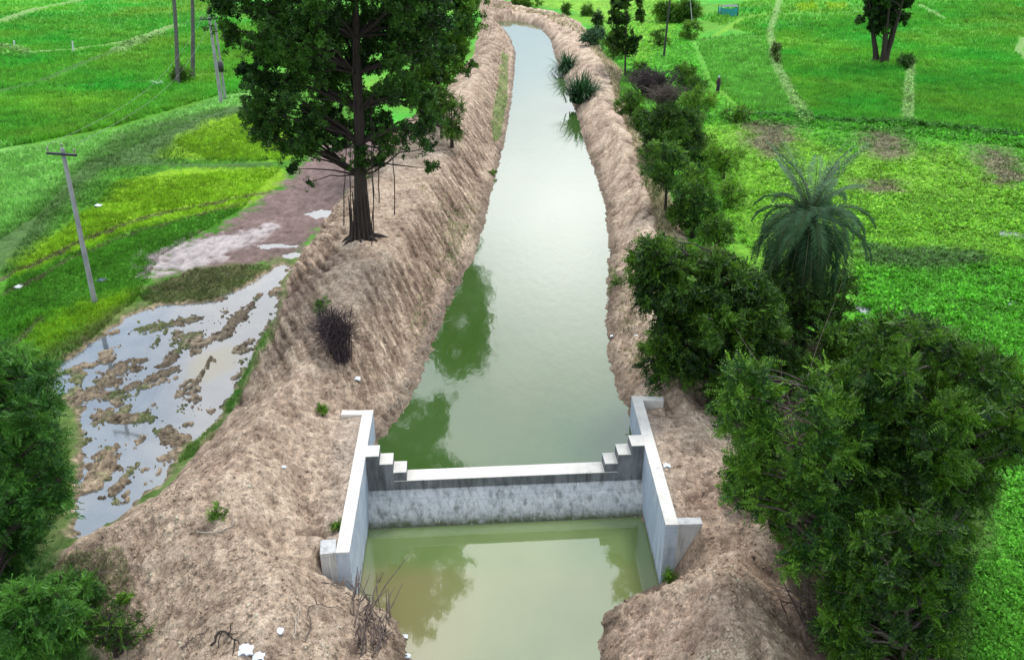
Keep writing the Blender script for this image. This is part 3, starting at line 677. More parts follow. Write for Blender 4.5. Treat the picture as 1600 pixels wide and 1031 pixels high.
def grow(name, label, cat, base, blobs, style, dens, size, mat, tr=.15, bark='bark', trunk_top=None, droop=.35, gap=.5, tint=(.15, .75), group=None, trunks=1, twigs=3, lim=1.0, crown='crown', wob=.25):
    base = A(base, float); root = empty(name, base); tag(root, label, cat, group)
    C = A([b[0] for b in blobs]); cen = C.mean(0); top = trunk_top if trunk_top is not None else A([cen[0], cen[1], C[:, 2].max()*.8+cen[2]*.2])
    tops = []
    for k in range(trunks):
        b0 = base+(A([math.cos(k*2.3), math.sin(k*2.3), 0])*tr*1.6 if trunks > 1 else 0); t0 = top+(A([math.cos(k*2.3), math.sin(k*2.3), 0])*tr*6*(k > 0))
        n = 10; t = np.linspace(0, 1, n)[:, None]; P = b0+(t0-b0)*t; wv = rng.normal(0, wob*tr, (n, 3)); wv[0] = 0; wv[:, 2] = 0; P = P+np.cumsum(wv, 0)*.6
        P[0, 2] -= .25; R = tr*(1-.75*t[:, 0]); R[0] *= 1.45; R[1] *= 1.08
        m = MB(); m.tube(P, R, 12); m.build('trunk', M[bark], root, True); tops.append((P, R))
    m = MB()
    for i, (c, R) in enumerate(blobs):
        P, TR = tops[i % len(tops)]
        zt = c[2]-.55*np.linalg.norm(c[:2]-P[-1][:2])-.2*R; j = int(np.clip(np.searchsorted(P[:, 2], zt), 2 if len(P) > 3 else 1, len(P)-1))
        r0 = min(TR[j]*.75, .03+.035*R*lim*(1+np.linalg.norm(c-P[j])*.15)); limb(m, P[j], c, r0, .012+.004*R, .06)
    V, F, T = crown_leaves(blobs, style, dens, size, droop, gap, tint, m if twigs else None)
    m.build('branches', M[bark], root)
    mesh(crown, V, F, M[mat], root, {'tint': T}); return root
def PX(p):
    x, y, z = p[0], p[1], p[2]-H; d = y*CT-z*ST
    return 800+x/d*FPX, 515.5-(y*ST+z*CT)/d*FPX
def cutout(bl, cx, cy, rx, ry):               # leave a gap in a crown
    return [q for q in bl if ((PX(q[0])[0]-cx)/rx)**2+((PX(q[0])[1]-cy)/ry)**2 > 1]
def ell(cx, cy, rx, ry, n=14):
    a = np.linspace(0, 2*math.pi, n, endpoint=False); return [(cx+rx*math.cos(t), cy+ry*math.sin(t)) for t in a]
# ================================================================ trees, left side
def bush(name, label, cx, cy, rx, ry, basepy, style, dens, size, mat, nb=9, thick=None, Rr=None, bark='bark', tr=.05, trunks=3, **kw):
    b = G(cx, basepy); D = b[1]*CT+6; m1 = D/FPX
    rr = Rr or (min(rx, ry)*m1*.36, min(rx, ry)*m1*.6); nb = int(nb*1.8); dens = dens*1.5
    bl = fill_blobs(ell(cx, cy, rx, ry), b[1], thick or rx*m1*.7, nb, rr, .3)
    if not bl: bl = [(UY(cx, cy, b[1]), rr[1])]
    bl = [(A([c[0], c[1], max(c[2], b[2]+R*.45)]), R) for c, R in bl]
    return grow(name, label, kw.pop('cat', 'shrub'), b, bl, style, dens, size, mat, tr=tr, bark=bark, trunks=trunks, **kw)
# the big dark tree on the left bank
b = G(565, 372)
env = [(332, -60), (335, 15), (350, 60), (372, 95), (385, 140), (392, 195), (415, 232), (440, 222), (452, 258), (474, 250), (500, 222), (540, 238), (575, 262), (610, 232), (640, 190), (655, 235), (690, 215), (672, 160), (690, 110),
       (700, 40), (700, -60), (690, -200), (600, -290), (450, -270), (350, -160)]
bl = fill_blobs(env, b[1], 4.8, 190, (.7, 1.3), .5)
bl = [q for q in bl if not (q[0][1] < b[1]+.6 and abs(q[0][0]*FPX/(q[0][1]*CT+(H-q[0][2])*ST)+800-557) < 20 and q[0][2] < 15.5)]
bl += [(UY(x, y, b[1]+dy), R) for x, y, R, dy in ((345, 12, .8, 0), (350, 45, .6, -1), (398, 180, .8, 0), (412, 215, .6, -1), (452, 240, .7, -1), (458, 265, .4, -1), (486, 285, .28, -1), (672, 262, .42, -2), (668, 232, .5, -2), (655, 205, .6, -2), (640, 205, .6, -1), (622, 225, .55, -1), (604, 242, .45, -.6), (530, 232, .6, -.6), (500, 222, .6, -.8), (478, 236, .5, -1), (425, 195, .7, 0), (590, 255, .5, -.5), (560, 240, .6, -1.0), (570, 262, .4, -.6))]
bigtree = grow('bank_tree', 'tall dark green tree with thick straight trunk on top of the left earth bank', 'tree', b, bl, 'broad', 66, .17, 'leaf_dark', tr=.36, trunk_top=UY(550, -120, b[1]), wob=.1, gap=.42, twigs=3, tint=(.1, .85))
# roots and hanging aerial stems
m = MB()
for k in range(16):
    a = k*math.pi*2/16; r0 = .50
    P = [b+A([math.cos(a)*r0*f, math.sin(a)*r0*f, h]) for f, h in ((1.35, -.15), (1.1, .15), (.98, .6), (.92, 1.6+.8*rng.random()))]
    m.tube(P, [.07, .06, .05, .03], 5)
for k in range(7):
    a = k*.9+.3; q = b+A([math.cos(a)*.45, math.sin(a)*.45, .12]); e = b+A([math.cos(a)*rng.uniform(.9, 1.5), math.sin(a)*rng.uniform(.9, 1.5), 0]); e[2] = float(hz(e[0], e[1])[0])-.05
    m.tube([q, (q+e)/2+A([0, 0, .05]), e], [.13, .08, .03], 6)
m.build('root_flare', M['bark'], bigtree, True)
m = MB()
for px, y0, y1, dy in ((612, 180, 335, -.7), (580, 170, 372, -.9), (583, 190, 390, -1), (545, 190, 360, -.6), (540, 200, 355, -.4), (655, 190, 215, -1.5), (592, 200, 318, -.8), (552, 60, 200, -1.2)):
    a1, a2 = UY(px, y0, b[1]+dy), UY(px+rng.uniform(-4, 6), y1, b[1]+dy); a2[2] = max(a2[2], float(hz(a2[0], a2[1])[0])-.05)
    t = np.linspace(0, 1, 9)[:, None]; m.tube(a1+(a2-a1)*t+rng.normal(0, .04, (9, 3)), np.linspace(.018, .03, 9), 5)
m.build('hanging_stem', M['bark'], bigtree)
# second tree behind it, right half of the mass
b = G(688, 196)
env = [(600, -60), (600, 60), (640, 150), (640, 190), (680, 190), (705, 130), (740, 110), (752, 70), (756, 0), (757, -120), (720, -200), (640, -180)]
bl = fill_blobs(env, b[1], 4.0, 80, (.9, 1.7), .6)
grow('leafy_tree', 'mid green tree behind the tall dark tree at the edge of the left bank', 'tree', b, bl, 'broad', 46, .22, 'leaf_mid', tr=.3, gap=.45, tint=(.05, .6))
# two tall palm trunks in the far left field, crowns above
def frond(mb, o, az, el, ln, nl, lw, droop, pairlen, tint, curl=1.0):
    """one pinnate frond as leaflets (quads) along a drooping rachis"""
    n = 12; P = [A(o, float)]; e = el
    for i in range(n):
        d = A([math.cos(az)*math.cos(e), math.sin(az)*math.cos(e), math.sin(e)]); P.append(P[-1]+d*ln/n); e -= droop/n*(1+i/n)*curl
        e = max(e, -1.5)
    P = A(P); T = np.gradient(P, axis=0); T /= np.linalg.norm(T, axis=1)[:, None]
    side = A([-math.sin(az), math.cos(az), 0]); V = []
    for i in range(nl):
        t = .14+.86*i/(nl-1); k = t*n; j = min(int(k), n-1); p = P[j]+(P[j+1]-P[j])*(k-j); tt = T[j]
        nrm = np.cross(side, tt); nrm = nrm if nrm[2] > 0 else -nrm
        l2 = pairlen*math.sin(math.pi*(.12+.82*t))**.6
        for s in (-1, 1):
            d = side*s*.9+tt*.75+nrm*.25*(1 if i % 2 else -.1)+A([0, 0, -.25])+A([random.gauss(0, .09) for _ in range(3)])
            V += quadleaf(p, d, l2, lw, tt+.3*nrm)
    V = A(V); mb.add(V, np.arange(len(V)).reshape(-1, 4), np.repeat(np.clip(tint+rng.normal(0, .12, len(V)//4), 0, 1), 4))
    return P
for k, (px, py, tx, ang) in enumerate(((278, 131, 266, 0), (301, 123, 297, 0))):
    b = G(px, py); top = UY(tx, -62-14*k, b[1]); root = empty('palm_tree', b)
    tag(root, ('tall bare grey palm trunk rising from the shrub in the left paddy field', 'tall bare grey palm trunk just right of its twin in the left paddy field')[k], 'palm tree', 'pair of tall palms in the left paddy')
    t = np.linspace(0, 1, 26)[:, None]; P = b+(top-b)*t+A([1, 0, 0])*(np.sin(t*3)*.15); P[0, 2] -= .2
    R = .23-.08*t[:, 0]+.012*(np.arange(26) % 2); R[0] = .3
    m = MB(); m.tube(P, R, 12); m.build('trunk', M['greybark'], root, True)
    m = MB()
    for i in range(26): frond(m, top, i*2.4, 1.2-1.9*i/26, 2.3, 14, .12, 1.3, .7, random.uniform(.2, .8))
    m.build('crown', M['palm'], root)
bush('shrub', 'dark green shrub at the foot of the two tall palm trunks', 284, 118, 17, 11, 129, 'leafy', 60, .35, 'leaf_neem', nb=9)
bush('young_shrub', 'narrow strappy green shrub on the crest of the left bank behind the big tree', 706, 185, 15, 42, 232, 'hang', 60, .45, 'leaf_neem', nb=9, tint=(.2, .7))
bush('young_shrub', 'small leafy shrub between the big trunk and the strappy shrub', 690, 165, 12, 30, 215, 'spray', 60, .4, 'leaf_mid', nb=8)
# spiky date seedling near far bank crest
def spiky(name, label, px, py, n, ln, mat='reed', spread=1.1, w=.035, green=(.1, .8), cat='shrub', lean=None, group=None):
    b = G(px, py); V = []; T = []
    for i in range(n):
        a = rng.uniform(0, 6.28); el = rng.uniform(.15, 1)**.7*spread; l = ln*rng.uniform(.6, 1.05)
        d = A([math.cos(a)*math.sin(el), math.sin(a)*math.sin(el), math.cos(el)]); s = A([-math.sin(a), math.cos(a), 0])*w
        if lean is not None: d = d+A(lean)
        o = b+A([rng.normal(0, .12*ln), rng.normal(0, .12*ln), -.05]); p = [o]; v = d.copy()
        for j in range(4): p.append(p[-1]+v/np.linalg.norm(v)*l/4); v = v+A([0, 0, -.28])*(.4+el)
        for j in range(4):
            w0, w1 = (1, .9, .75, .5)[j], (.9, .75, .5, .08)[j]
            V += [p[j]-s*w0, p[j]+s*w0, p[j+1]+s*w1, p[j+1]-s*w1]
        T += [rng.uniform(*green)]*16
    o = mesh(name, A(V), np.arange(len(V)).reshape(-1, 4), M[mat], None, {'tint': A(T)}); o.location = (0, 0, 0)
    return tag(o, label, cat, group)
spiky('reed_clump', 'round dark green reed clump at the right waterline, the farther of two', 887, 108, 420, 2.9, spread=1.2, w=.06)
spiky('reed_clump', 'tall spiky reed clump at the right waterline, the nearer of two', 908, 160, 460, 3.4, spread=.75, w=.055)
# ================================================================ right bank shrubs and trees, far to near
bush('bush', 'low dark bush at the far end of the canal', 822, 4, 22, 9, 14, 'leafy', 40, .6, 'leaf_neem', nb=8)
bush('bush', 'small round bush left of two on the far right bank crest', 886, 16, 7, 8, 24, 'leafy', 50, .5, 'leaf_neem', nb=4)
bush('bush', 'small round bush right of two on the far right bank crest', 918, 18, 9, 9, 26, 'leafy', 50, .5, 'leaf_mid', nb=5)
bush('bush', 'narrow very dark bush on the far right bank beside the grass', 934, 32, 7, 16, 50, 'leafy', 60, .5, 'leaf_dark', nb=6, tint=(0, .3))
bush('bush', 'blue green bush below the narrow dark bush on the right bank', 928, 58, 15, 13, 74, 'leafy', 55, .5, 'palm', nb=7)
b = G(977, 120)
bl = fill_blobs([(952, 60), (955, 20), (958, -20), (962, -55), (985, -62), (1000, -30), (1004, 20), (1003, 60), (995, 82), (975, 88), (958, 80)], b[1], 1.9, 34, (.55, 1.0), .6)
grow('slender_tree', 'upright slender dark green tree with thin trunk on the far right bank', 'tree', b, bl, 'broad', 60, .3, 'leaf_neem', tr=.11, gap=.5, tint=(.05, .55))
bush('bush', 'pale green leafy bush around the foot of the slender tree', 958, 70, 14, 18, 92, 'leafy', 50, .45, 'leaf_mid', nb=7)
bush('bush', 'broad leaved green bush left of the black post in the far field', 1045, 22, 20, 16, 36, 'leafy', 40, .7, 'leaf_mid', nb=8)
bush('bush', 'broad leaved green bush right of the black post in the far field', 1072, 20, 20, 15, 36, 'leafy', 40, .7, 'leaf_mid', nb=8)
bush('bush', 'tangled pale green bush below the pale post in the far field', 1078, 48, 16, 13, 62, 'leafy', 40, .5, 'leaf_mid', nb=6, tint=(.4, .9))
b = G(1377, 97)
bl = fill_blobs([(1335, 20), (1332, -10), (1340, -60), (1370, -90), (1410, -80), (1430, -30), (1422, 15), (1412, 45), (1395, 52), (1372, 68), (1362, 50), (1345, 42)], b[1], 2.8, 48, (.7, 1.3), .6)
grow('field_tree', 'dark tree with several upright trunks standing in the right paddy field', 'tree', b, bl, 'broad', 52, .32, 'leaf_dark', tr=.34, trunks=6, gap=.45, bark='bark', tint=(.05, .6), trunk_top=UY(1385, 0, b[1]))
bush('bush', 'small dark bush right of the foot of the field tree', 1416, 96, 12, 9, 106, 'leafy', 50, .45, 'leaf_dark', nb=6)
bush('bush', 'pale small bush with dark top on the field bund', 1214, 82, 8, 15, 98, 'leafy', 60, .4, 'leaf_yellow', nb=6, tint=(0, .4))
# thicket along the right bank
def drybush(name, label, px, py, h, wd, n, mat='twig', r=.012, cat='shrub', lean=(0, 0, 0)):
    b = G(px, py); m = MB()
    for i in range(n):
        a = rng.uniform(0, 6.28); d = A([math.cos(a)*rng.random()*wd, math.sin(a)*rng.random()*wd, h*rng.uniform(.55, 1)])+A(lean)
        p = b+A([rng.normal(0, wd*.18), rng.normal(0, wd*.18), -.05]); mid = p+d*.5+rng.normal(0, wd*.1, 3); e = p+d
        m.tube([p, mid, e], [r*1.8, r*1.3, r*.6], 4, cap=False)
        for _ in range(5):
            q = mid+(e-mid)*rng.random(); e2 = q+rng.normal(0, .22*max(wd, h), 3)*A([1, 1, .7])+A([0, 0, .05]); m.tube([q, (q+e2)/2+rng.normal(0, .05, 3), e2], [r, r*.7, r*.4], 3, cap=False)
    o = m.build(name, M[mat]); return tag(o, label, cat)
drybush('dry_bush', 'dark leafless tangle of a bush on the right bank behind the purple grey one', 1018, 150, 2.6, 2.6, 170, 'darktwig', .03)
drybush('dry_bush', 'purple grey leafless bush nearest the green shrubs on the right bank', 1040, 172, 2.3, 1.9, 150, 'twig', .022)
bush('bush', 'grey green bush in front of the leafless bushes by the earth bank', 985, 165, 22, 20, 190, 'leafy', 55, .3, 'leaf_neem', nb=8)
bush('bush', 'bright green bush between leafless bush and paddy field', 1090, 158, 28, 18, 184, 'leafy', 46, .35, 'leaf_mid', nb=9, tint=(.4, .9))
bush('bush', 'dull green bush at the edge of the paddy below the standing person', 1150, 178, 22, 11, 192, 'leafy', 46, .35, 'leaf_mid', nb=8)
bush('bush', 'large dark bush above the small yellow green tree on the right bank', 1050, 215, 40, 44, 275, 'leafy', 52, .34, 'leaf_neem', nb=20, tint=(.05, .45))
for i, (cx, cy, rx, ry, mt) in enumerate(((1008, 195, 22, 22, 'leaf_neem'), (1070, 188, 30, 20, 'leaf_mid'), (1088, 285, 22, 26, 'leaf_mid'), (1062, 400, 26, 20, 'leaf_mid'), (1100, 235, 24, 22, 'leaf_neem'), (1070, 120, 20, 18, 'leaf_mid'), (1088, 132, 16, 12, 'leaf_mid'), (1030, 60, 16, 12, 'leaf_mid'), (1000, 112, 16, 14, 'leaf_mid'))):
    bush('bush', ('dark bush filling the gap below the grey green bush on the bank', 'green bush right of the purple grey leafless bush', 'leafy bush between the small olive tree and the weeds', 'low bush hanging over the bank just above the neem tree',
         'dark green bush right of the large dark bush', 'pale low bush right of the leafless bushes', 'low weedy bush left of the standing person', 'low bright bush between slender tree and black post', 'small bright bush at the right of the slender tree foot')[i], cx, cy, rx, ry, cy+ry*1.05, 'leafy', 50, .3, mt, nb=9, tint=(.1, .7))
b = G(1040, 340)
bl = fill_blobs([(995, 250), (1010, 225), (1040, 222), (1068, 240), (1072, 275), (1055, 300), (1020, 300), (1000, 280)], b[1], 1.4, 20, (.45, .8), .6)
grow('small_tree', 'small olive tree with thin dark stem leaning over the right bank', 'tree', b, bl, 'leafy', 70, .27, 'leaf_mid', tr=.1, gap=.4, tint=(.05, .6), twigs=5)
bush('bush', 'mid green bush below the small olive tree', 1082, 325, 34, 36, 372, 'leafy', 60, .3, 'leaf_mid', nb=14, tint=(.05, .45))
bush('bush', 'green shrub where the weeds meet the bank above the large neem', 1120, 365, 26, 26, 400, 'leafy', 60, .28, 'leaf_neem', nb=10, tint=(.2, .7))
bush('bush', 'bright low bush among the weeds right of the dark bush', 1130, 250, 30, 22, 280, 'leafy', 46, .32, 'leaf_mid', nb=9, tint=(.5, 1))
bush('bush', 'round bright bush in the weeds left of the date palm', 1140, 300, 24, 18, 325, 'leafy', 46, .3, 'leaf_mid', nb=8, tint=(.5, 1))
# neem behind the right abutment
b = G(1112, 640)
env = [(985, 400), (1000, 378), (1040, 372), (1060, 400), (1110, 400), (1170, 415), (1212, 465), (1225, 520), (1205, 560), (1160, 590), (1132, 640), (1090, 665), (1050, 650), (1012, 625), (1002, 580), (1020, 540), (1030, 505), (1005, 470)]
bl = fill_blobs(env, b[1]+1.6, 2.3, 120, (.42, .95), .6, zmin=2.4)
grow('neem_tree', 'dense dark green neem tree overhanging the right abutment wall', 'tree', b, bl, 'spray', 95, .3, 'leaf_neem', tr=.17, gap=.5, tint=(.05, .55), droop=.5)
b = G(1118, 520)
bl = fill_blobs(ell(1115, 425, 42, 45), 29.5, 1.0, 22, (.3, .55), .6)
grow('vine_tree', 'small tree draped with pale yellow green creeper left of the date palm', 'tree', b, bl, 'hang', 120, .2, 'leaf_yellow', tr=.08, gap=.3, tint=(.15, .6), droop=1.2)
b = G(1300, 565)
bl = fill_blobs([(1190, 420), (1215, 400), (1290, 405), (1345, 440), (1335, 480), (1345, 530), (1320, 570), (1200, 560), (1190, 500)], b[1]+1.0, 1.6, 50, (.45, .85), .6, zmin=1.5)
grow('thicket_tree', 'dark low tree directly behind the date palm trunk', 'tree', b, bl, 'leafy', 70, .24, 'leaf_neem', tr=.13, tint=(0, .4), gap=.5)
# date palm
b = G(1248, 548); hrt = UY(1266, 345, b[1]); root = empty('date_palm', b)
tag(root, 'date palm with drooping blue green feather fronds above the thicket', 'palm tree')
t = np.linspace(0, 1, 40)[:, None]; P = b+(hrt-b)*t+A([1, 0, 0])*(np.sin(t*3.1)*-.12); P[0, 2] -= .3
m = MB(); m.tube(P, .17+.05*(np.arange(40) % 2)*1.0, 12); m.build('trunk', M['bark'], root, True)
m = MB()
for i in range(90):
    zz = rng.uniform(.6, 1); p = b+(hrt-b)*zz; a = rng.uniform(0, 6.28); d = A([math.cos(a), math.sin(a), .9])
    m.tube([p+d*.1, p+d*.3], [.05, .03], 5)
m.build('leaf_base', M['bark'], root)
m = MB(); rc = MB()
kinds = [(random.uniform(1.05, 1.52), random.uniform(.25, .7), random.uniform(2.8, 3.5)) for _ in range(18)]
kinds += [(random.uniform(.35, 1.0), random.uniform(1.2, 1.9), random.uniform(2.2, 2.8)) for _ in range(30)]
kinds += [(random.uniform(-.9, .2), random.uniform(1.0, 1.7), random.uniform(2.5, 3.4)) for _ in range(64)]
for i, (el, dr, ln) in enumerate(kinds):
    Pf = frond(m, hrt+A([0, 0, .1 if el > 0 else -.15]), i*2.39996+random.uniform(-.2, .2), el, ln, 40, .048, dr, .48, random.uniform(.35, .95) if el > .1 else random.uniform(.05, .7))
    rc.tube(Pf, np.linspace(.02, .004, len(Pf)), 4, cap=False)
m.build('crown', M['palm'], root)
M['rachis'] = simple('rachis', (.13, .16, .06), .7, scale=5); rc.build('leaf_stalks', M['rachis'], root)
m = MB()
for i in range(26):
    Pf = frond(m, hrt+A([0, 0, -.3]), i*2.4, -.9, random.uniform(2.2, 3.2), 30, .02, 1.2, .22, .5)
    m.tube(Pf, np.linspace(.022, .006, len(Pf)), 4, cap=False)
m.build('dead_frond', M['twig'], root)
# near trees lower right
b = G(1345, 1085)
env = [(1118, 620), (1150, 575), (1200, 560), (1235, 600), (1290, 575), (1345, 610), (1380, 700), (1370, 800), (1355, 870), (1290, 915), (1250, 870), (1215, 855), (1180, 790), (1128, 765), (1150, 700), (1128, 655)]
bl = fill_blobs(env, b[1]+2.6, 1.8, 130, (.22, .55), .6, zmin=2.0)
bl += [(UY(x, y, b[1]+dy), r_) for x, y, dy, r_ in ((1240, 850, .8, .3), (1262, 880, .6, .28), (1232, 885, .5, .22), (1300, 860, .4, .35), (1310, 930, .2, .3), (1300, 990, 0, .28), (1150, 780, 1.6, .3), (1330, 820, .6, .4), (1290, 790, .8, .4))]
bl = cutout(bl, 1242, 640, 34, 62)
grow('acacia_tree', 'near tree with bright feathery green sprays left of the fork at lower right', 'tree', b, bl, 'feather', 130, .27, 'leaf_mid', tr=.11, gap=.28, tint=(.0, .7), droop=.45, twigs=2, bark='brownbark', wob=.6)
b = G(1450, 1010)
env = [(1330, 560), (1380, 500), (1420, 485), (1470, 525), (1530, 545), (1590, 585), (1640, 620), (1640, 690), (1570, 720), (1545, 770), (1500, 800), (1505, 880), (1470, 930), (1420, 980), (1370, 960), (1340, 860), (1320, 760), (1310, 650)]
bl = fill_blobs(env, b[1]+2.2, 2.4, 170, (.28, .7), .6, zmin=1.8)
grow('acacia_tree', 'largest near tree with feathery dark foliage at the lower right', 'tree', b, bl, 'feather', 105, .28, 'leaf_neem', tr=.13, gap=.28, tint=(.0, .75), droop=.45, twigs=2, bark='brownbark', wob=.6)
b = G(1410, 1100)
env = [(1300, 840), (1360, 800), (1440, 790), (1500, 820), (1510, 900), (1490, 960), (1480, 1060), (1400, 1120), (1320, 1100), (1285, 1000), (1290, 920)]
bl = fill_blobs(env, b[1]+.6, 1.2, 110, (.2, .42), .6, zmin=1.7)
grow('acacia_tree', 'lowest dark feathery tree at the bottom edge under the near trees', 'tree', b, bl, 'feather', 140, .24, 'leaf_neem', tr=.08, gap=.25, tint=(.0, .55), droop=.45, twigs=2, bark='brownbark', wob=.6)
b = G(1480, 640)
bl = fill_blobs([(1370, 560), (1390, 500), (1450, 500), (1520, 540), (1600, 590), (1640, 640), (1560, 650), (1420, 640)], b[1]+.4, 1.6, 40, (.4, .75), .6, zmin=1.5)
grow('thicket_tree', 'low green tree between the weedy field and the largest near tree', 'tree', b, bl, 'spray', 110, .26, 'leaf_mid', tr=.1, gap=.4, tint=(.05, .6))
drybush('dead_bush', 'brown leafless bush tangled in front of the near trees', 1275, 850, 5.2, 1.1, 65, 'deadwood', .010, lean=(-.55, .7, 0))
drybush('dead_bush', 'dark leafless branches under the near trees at the lower edge', 1290, 1000, 2.4, 1.3, 60, 'twig', .015)
bush('bush', 'leafy bush filling the gap between date palm foot and near trees', 1235, 575, 52, 30, 620, 'spray', 80, .26, 'leaf_neem', nb=14, tint=(.05, .6))
bush('bush', 'leafy bush at the right of the date palm foot among the trees', 1330, 545, 50, 38, 590, 'spray', 80, .26, 'leaf_mid', nb=14, tint=(.0, .5))
bush('bush', 'dark bush between the neem tree and the near tree with bright sprays', 1150, 610, 36, 40, 665, 'spray', 80, .26, 'leaf_neem', nb=12, tint=(.0, .4))
bush('bush', 'dark green bush at the end of the right wing wall', 1165, 770, 28, 34, 815, 'spray', 90, .2, 'leaf_neem', nb=14, tint=(0, .4))
# lower left tree and undergrowth
b = G(10, 1000)
env = [(-160, 560), (-40, 535), (40, 545), (85, 600), (95, 650), (85, 700), (110, 760), (95, 810), (60, 850), (20, 900), (-60, 930), (-180, 900)]
bl = fill_blobs(env, b[1]+2.0, 1.8, 110, (.35, .8), .6, zmin=1.4)
grow('mesquite_tree', 'feathery green tree at the lower left edge beside the flood water', 'tree', b, bl, 'feather', 110, .27, 'leaf_feather', tr=.12, gap=.5, tint=(.05, .75), droop=.4)
bush('undergrowth_bush', 'bright green undergrowth bush in the lower left corner', 45, 975, 80, 60, 1040, 'feather', 110, .2, 'leaf_feather', nb=40, tint=(.2, .95), Rr=(.25, .5))
bush('undergrowth_bush', 'sparse dull bush on dark earth between the lower left bushes and white scraps', 185, 985, 55, 32, 1020, 'feather', 45, .17, 'leaf_neem', nb=16, tint=(.0, .6), Rr=(.15, .3))
bush('undergrowth_bush', 'low green bush on the earth right of the lower left corner', 110, 930, 45, 35, 965, 'feather', 100, .18, 'leaf_feather', nb=20, tint=(.1, .8), Rr=(.2, .38))
# ================================================================ near small plants on the earth
drybush('dry_bush', 'dark purple leafless bush on the left bank slope', 532, 556, 2.0, .75, 150, 'darktwig', .012, lean=(-.25, .35, 0))
bush('tuft', 'small green plant behind the dark leafless bush on the left bank', 503, 480, 12, 14, 498, 'leafy', 90, .16, 'leaf_mid', nb=5)
for px, py, s, lb in ((1352, 0, 0, ''),):
    pass
for px, py, r_, lb in ((195, 935, 11, 'small bright green sprig on the earth near the lower left bushes'), (340, 800, 16, 'grey green weed patch on the brown earth left of the abutment'),
                       (503, 640, 6, 'tiny green tuft on the sand upstream of the left abutment'), (1046, 900, 10, 'small green plant at the foot of the right wing wall'), (538, 892, 10, 'dark green plant below the left wing wall'),
                       (770, 270, 5, 'small green tuft on the left slope by the water'), (1005, 540, 10, 'sparse green plant on the right slope'),
                       (965, 440, 8, 'green plants hanging over the right waterline'), (1580, 20, 3, '')):
    if lb: bush('plant', lb, px, py, r_, r_*.8, py+r_*.6, 'leafy', 110, .13, 'leaf_mid', nb=5, tint=(.2, .9), tr=.015, cat='plant', trunks=2)

# ================================================================ poles
M['polec'] = simple('pole_concrete', (.36, .36, .36), .8, c2=(.22, .22, .23), scale=3, sc=(1, 1, .5))
M['dark'] = simple('dark_metal', (.03, .03, .035), .5, scale=10)
M['insul'] = simple('insulator', (.35, .3, .28), .3, scale=10)
def pole(label, px, py, tx, ty, r0, r1, arm=None, mat='polec', group=None, box=None, name='utility_pole'):
    b = G(px, py); top = UY(tx, ty, b[1]); root = empty(name, b); tag(root, label, 'pole', group)
    m = MB(); t = np.linspace(0, 1, 6)[:, None]; P = b+(top-b)*t; P[0, 2] -= .3; m.tube(P, np.linspace(r0, r1, 6), 8); m.build('shaft', M[mat], root)
    if arm:
        ax, w_, h_ = arm; c = b+(top-b)*h_; e = A([math.cos(ax), math.sin(ax), 0]); m = MB(); m.box(c+A([0, -r1-.05, 0]), (w_, .09, .1), e); ar = m.build('cross_arm', M['dark'], root)
        for s in (-.45, 0, .45):
            m = MB(); q = c+e*w_*s+A([0, -r1-.05, .05])
            if s == 0: q = top.copy()
            m.tube([q, q+A([0, 0, .12])], [.02, .02], 6); m.ball(q+A([0, 0, .16]), (.05, .05, .07), 8, 5); m.build('insulator', M['insul'], ar)
    if box:
        c = b+(top-b)*box; m = MB(); m.box(c+A([0, -.25, 0]), (.55, .4, .9)); k = m.build('transformer', M['dark'], root)
        m = MB(); m.tube([c+A([-.2, -.25, .45]), c+A([-.2, -.25, .62])], .03, 6); m.tube([c+A([.2, -.25, .45]), c+A([.2, -.25, .62])], .03, 6); m.build('bushing', M['insul'], k)
    return top
t1 = pole('leaning concrete electricity pole with cross arm left of the flood water', 148, 472, 97, 232, .13, .09, (-.25, 1.5, .97))
t2 = pole('taller pale concrete pole left of two beside the dark tree', 346, 161, 327, 28, .2, .13, (.2, 1.6, .985), group=None)
t3 = pole('thinner pole carrying a black box right of two beside the dark tree', 352, 155, 336, 34, .13, .1, None, box=.43)
pole('thin black post rising from the weeds on the far right bank', 1037, 90, 1050, -30, .14, .1, None, 'dark', name='post')
pole('pale leaning post above the tangled bush in the far field', 1082, 40, 1077, -14, .09, .06, None, 'polec', name='post')
for i, (px, py, h_) in enumerate(((23, 76, 12), (114, 79, 14))):
    pole(('short pale post at the left edge of the far paddy', 'short white post standing on the bund in the left paddy')[i], px, py, px-1, py-h_, .12, .1, None, 'white', name='marker_post')
for i, (o1, o2) in enumerate(((-.6, -.5), (.6, .5))):
    a, b = t1+A([o1, 0, .15]), t2+A([o2, 0, .15]); t = np.linspace(0, 1, 30)[:, None]
    m = MB(); m.tube(a+(b-a)*t-A([0, 0, 1.])*np.sin(t*math.pi)*1.5, .007, 4)
    tag(m.build('power_line', M['polec']), ('thin power line sagging between the leaning pole and the far poles, left strand', 'thin power line sagging between the leaning pole and the far poles, right strand')[i], 'cable', 'power lines over the left field')
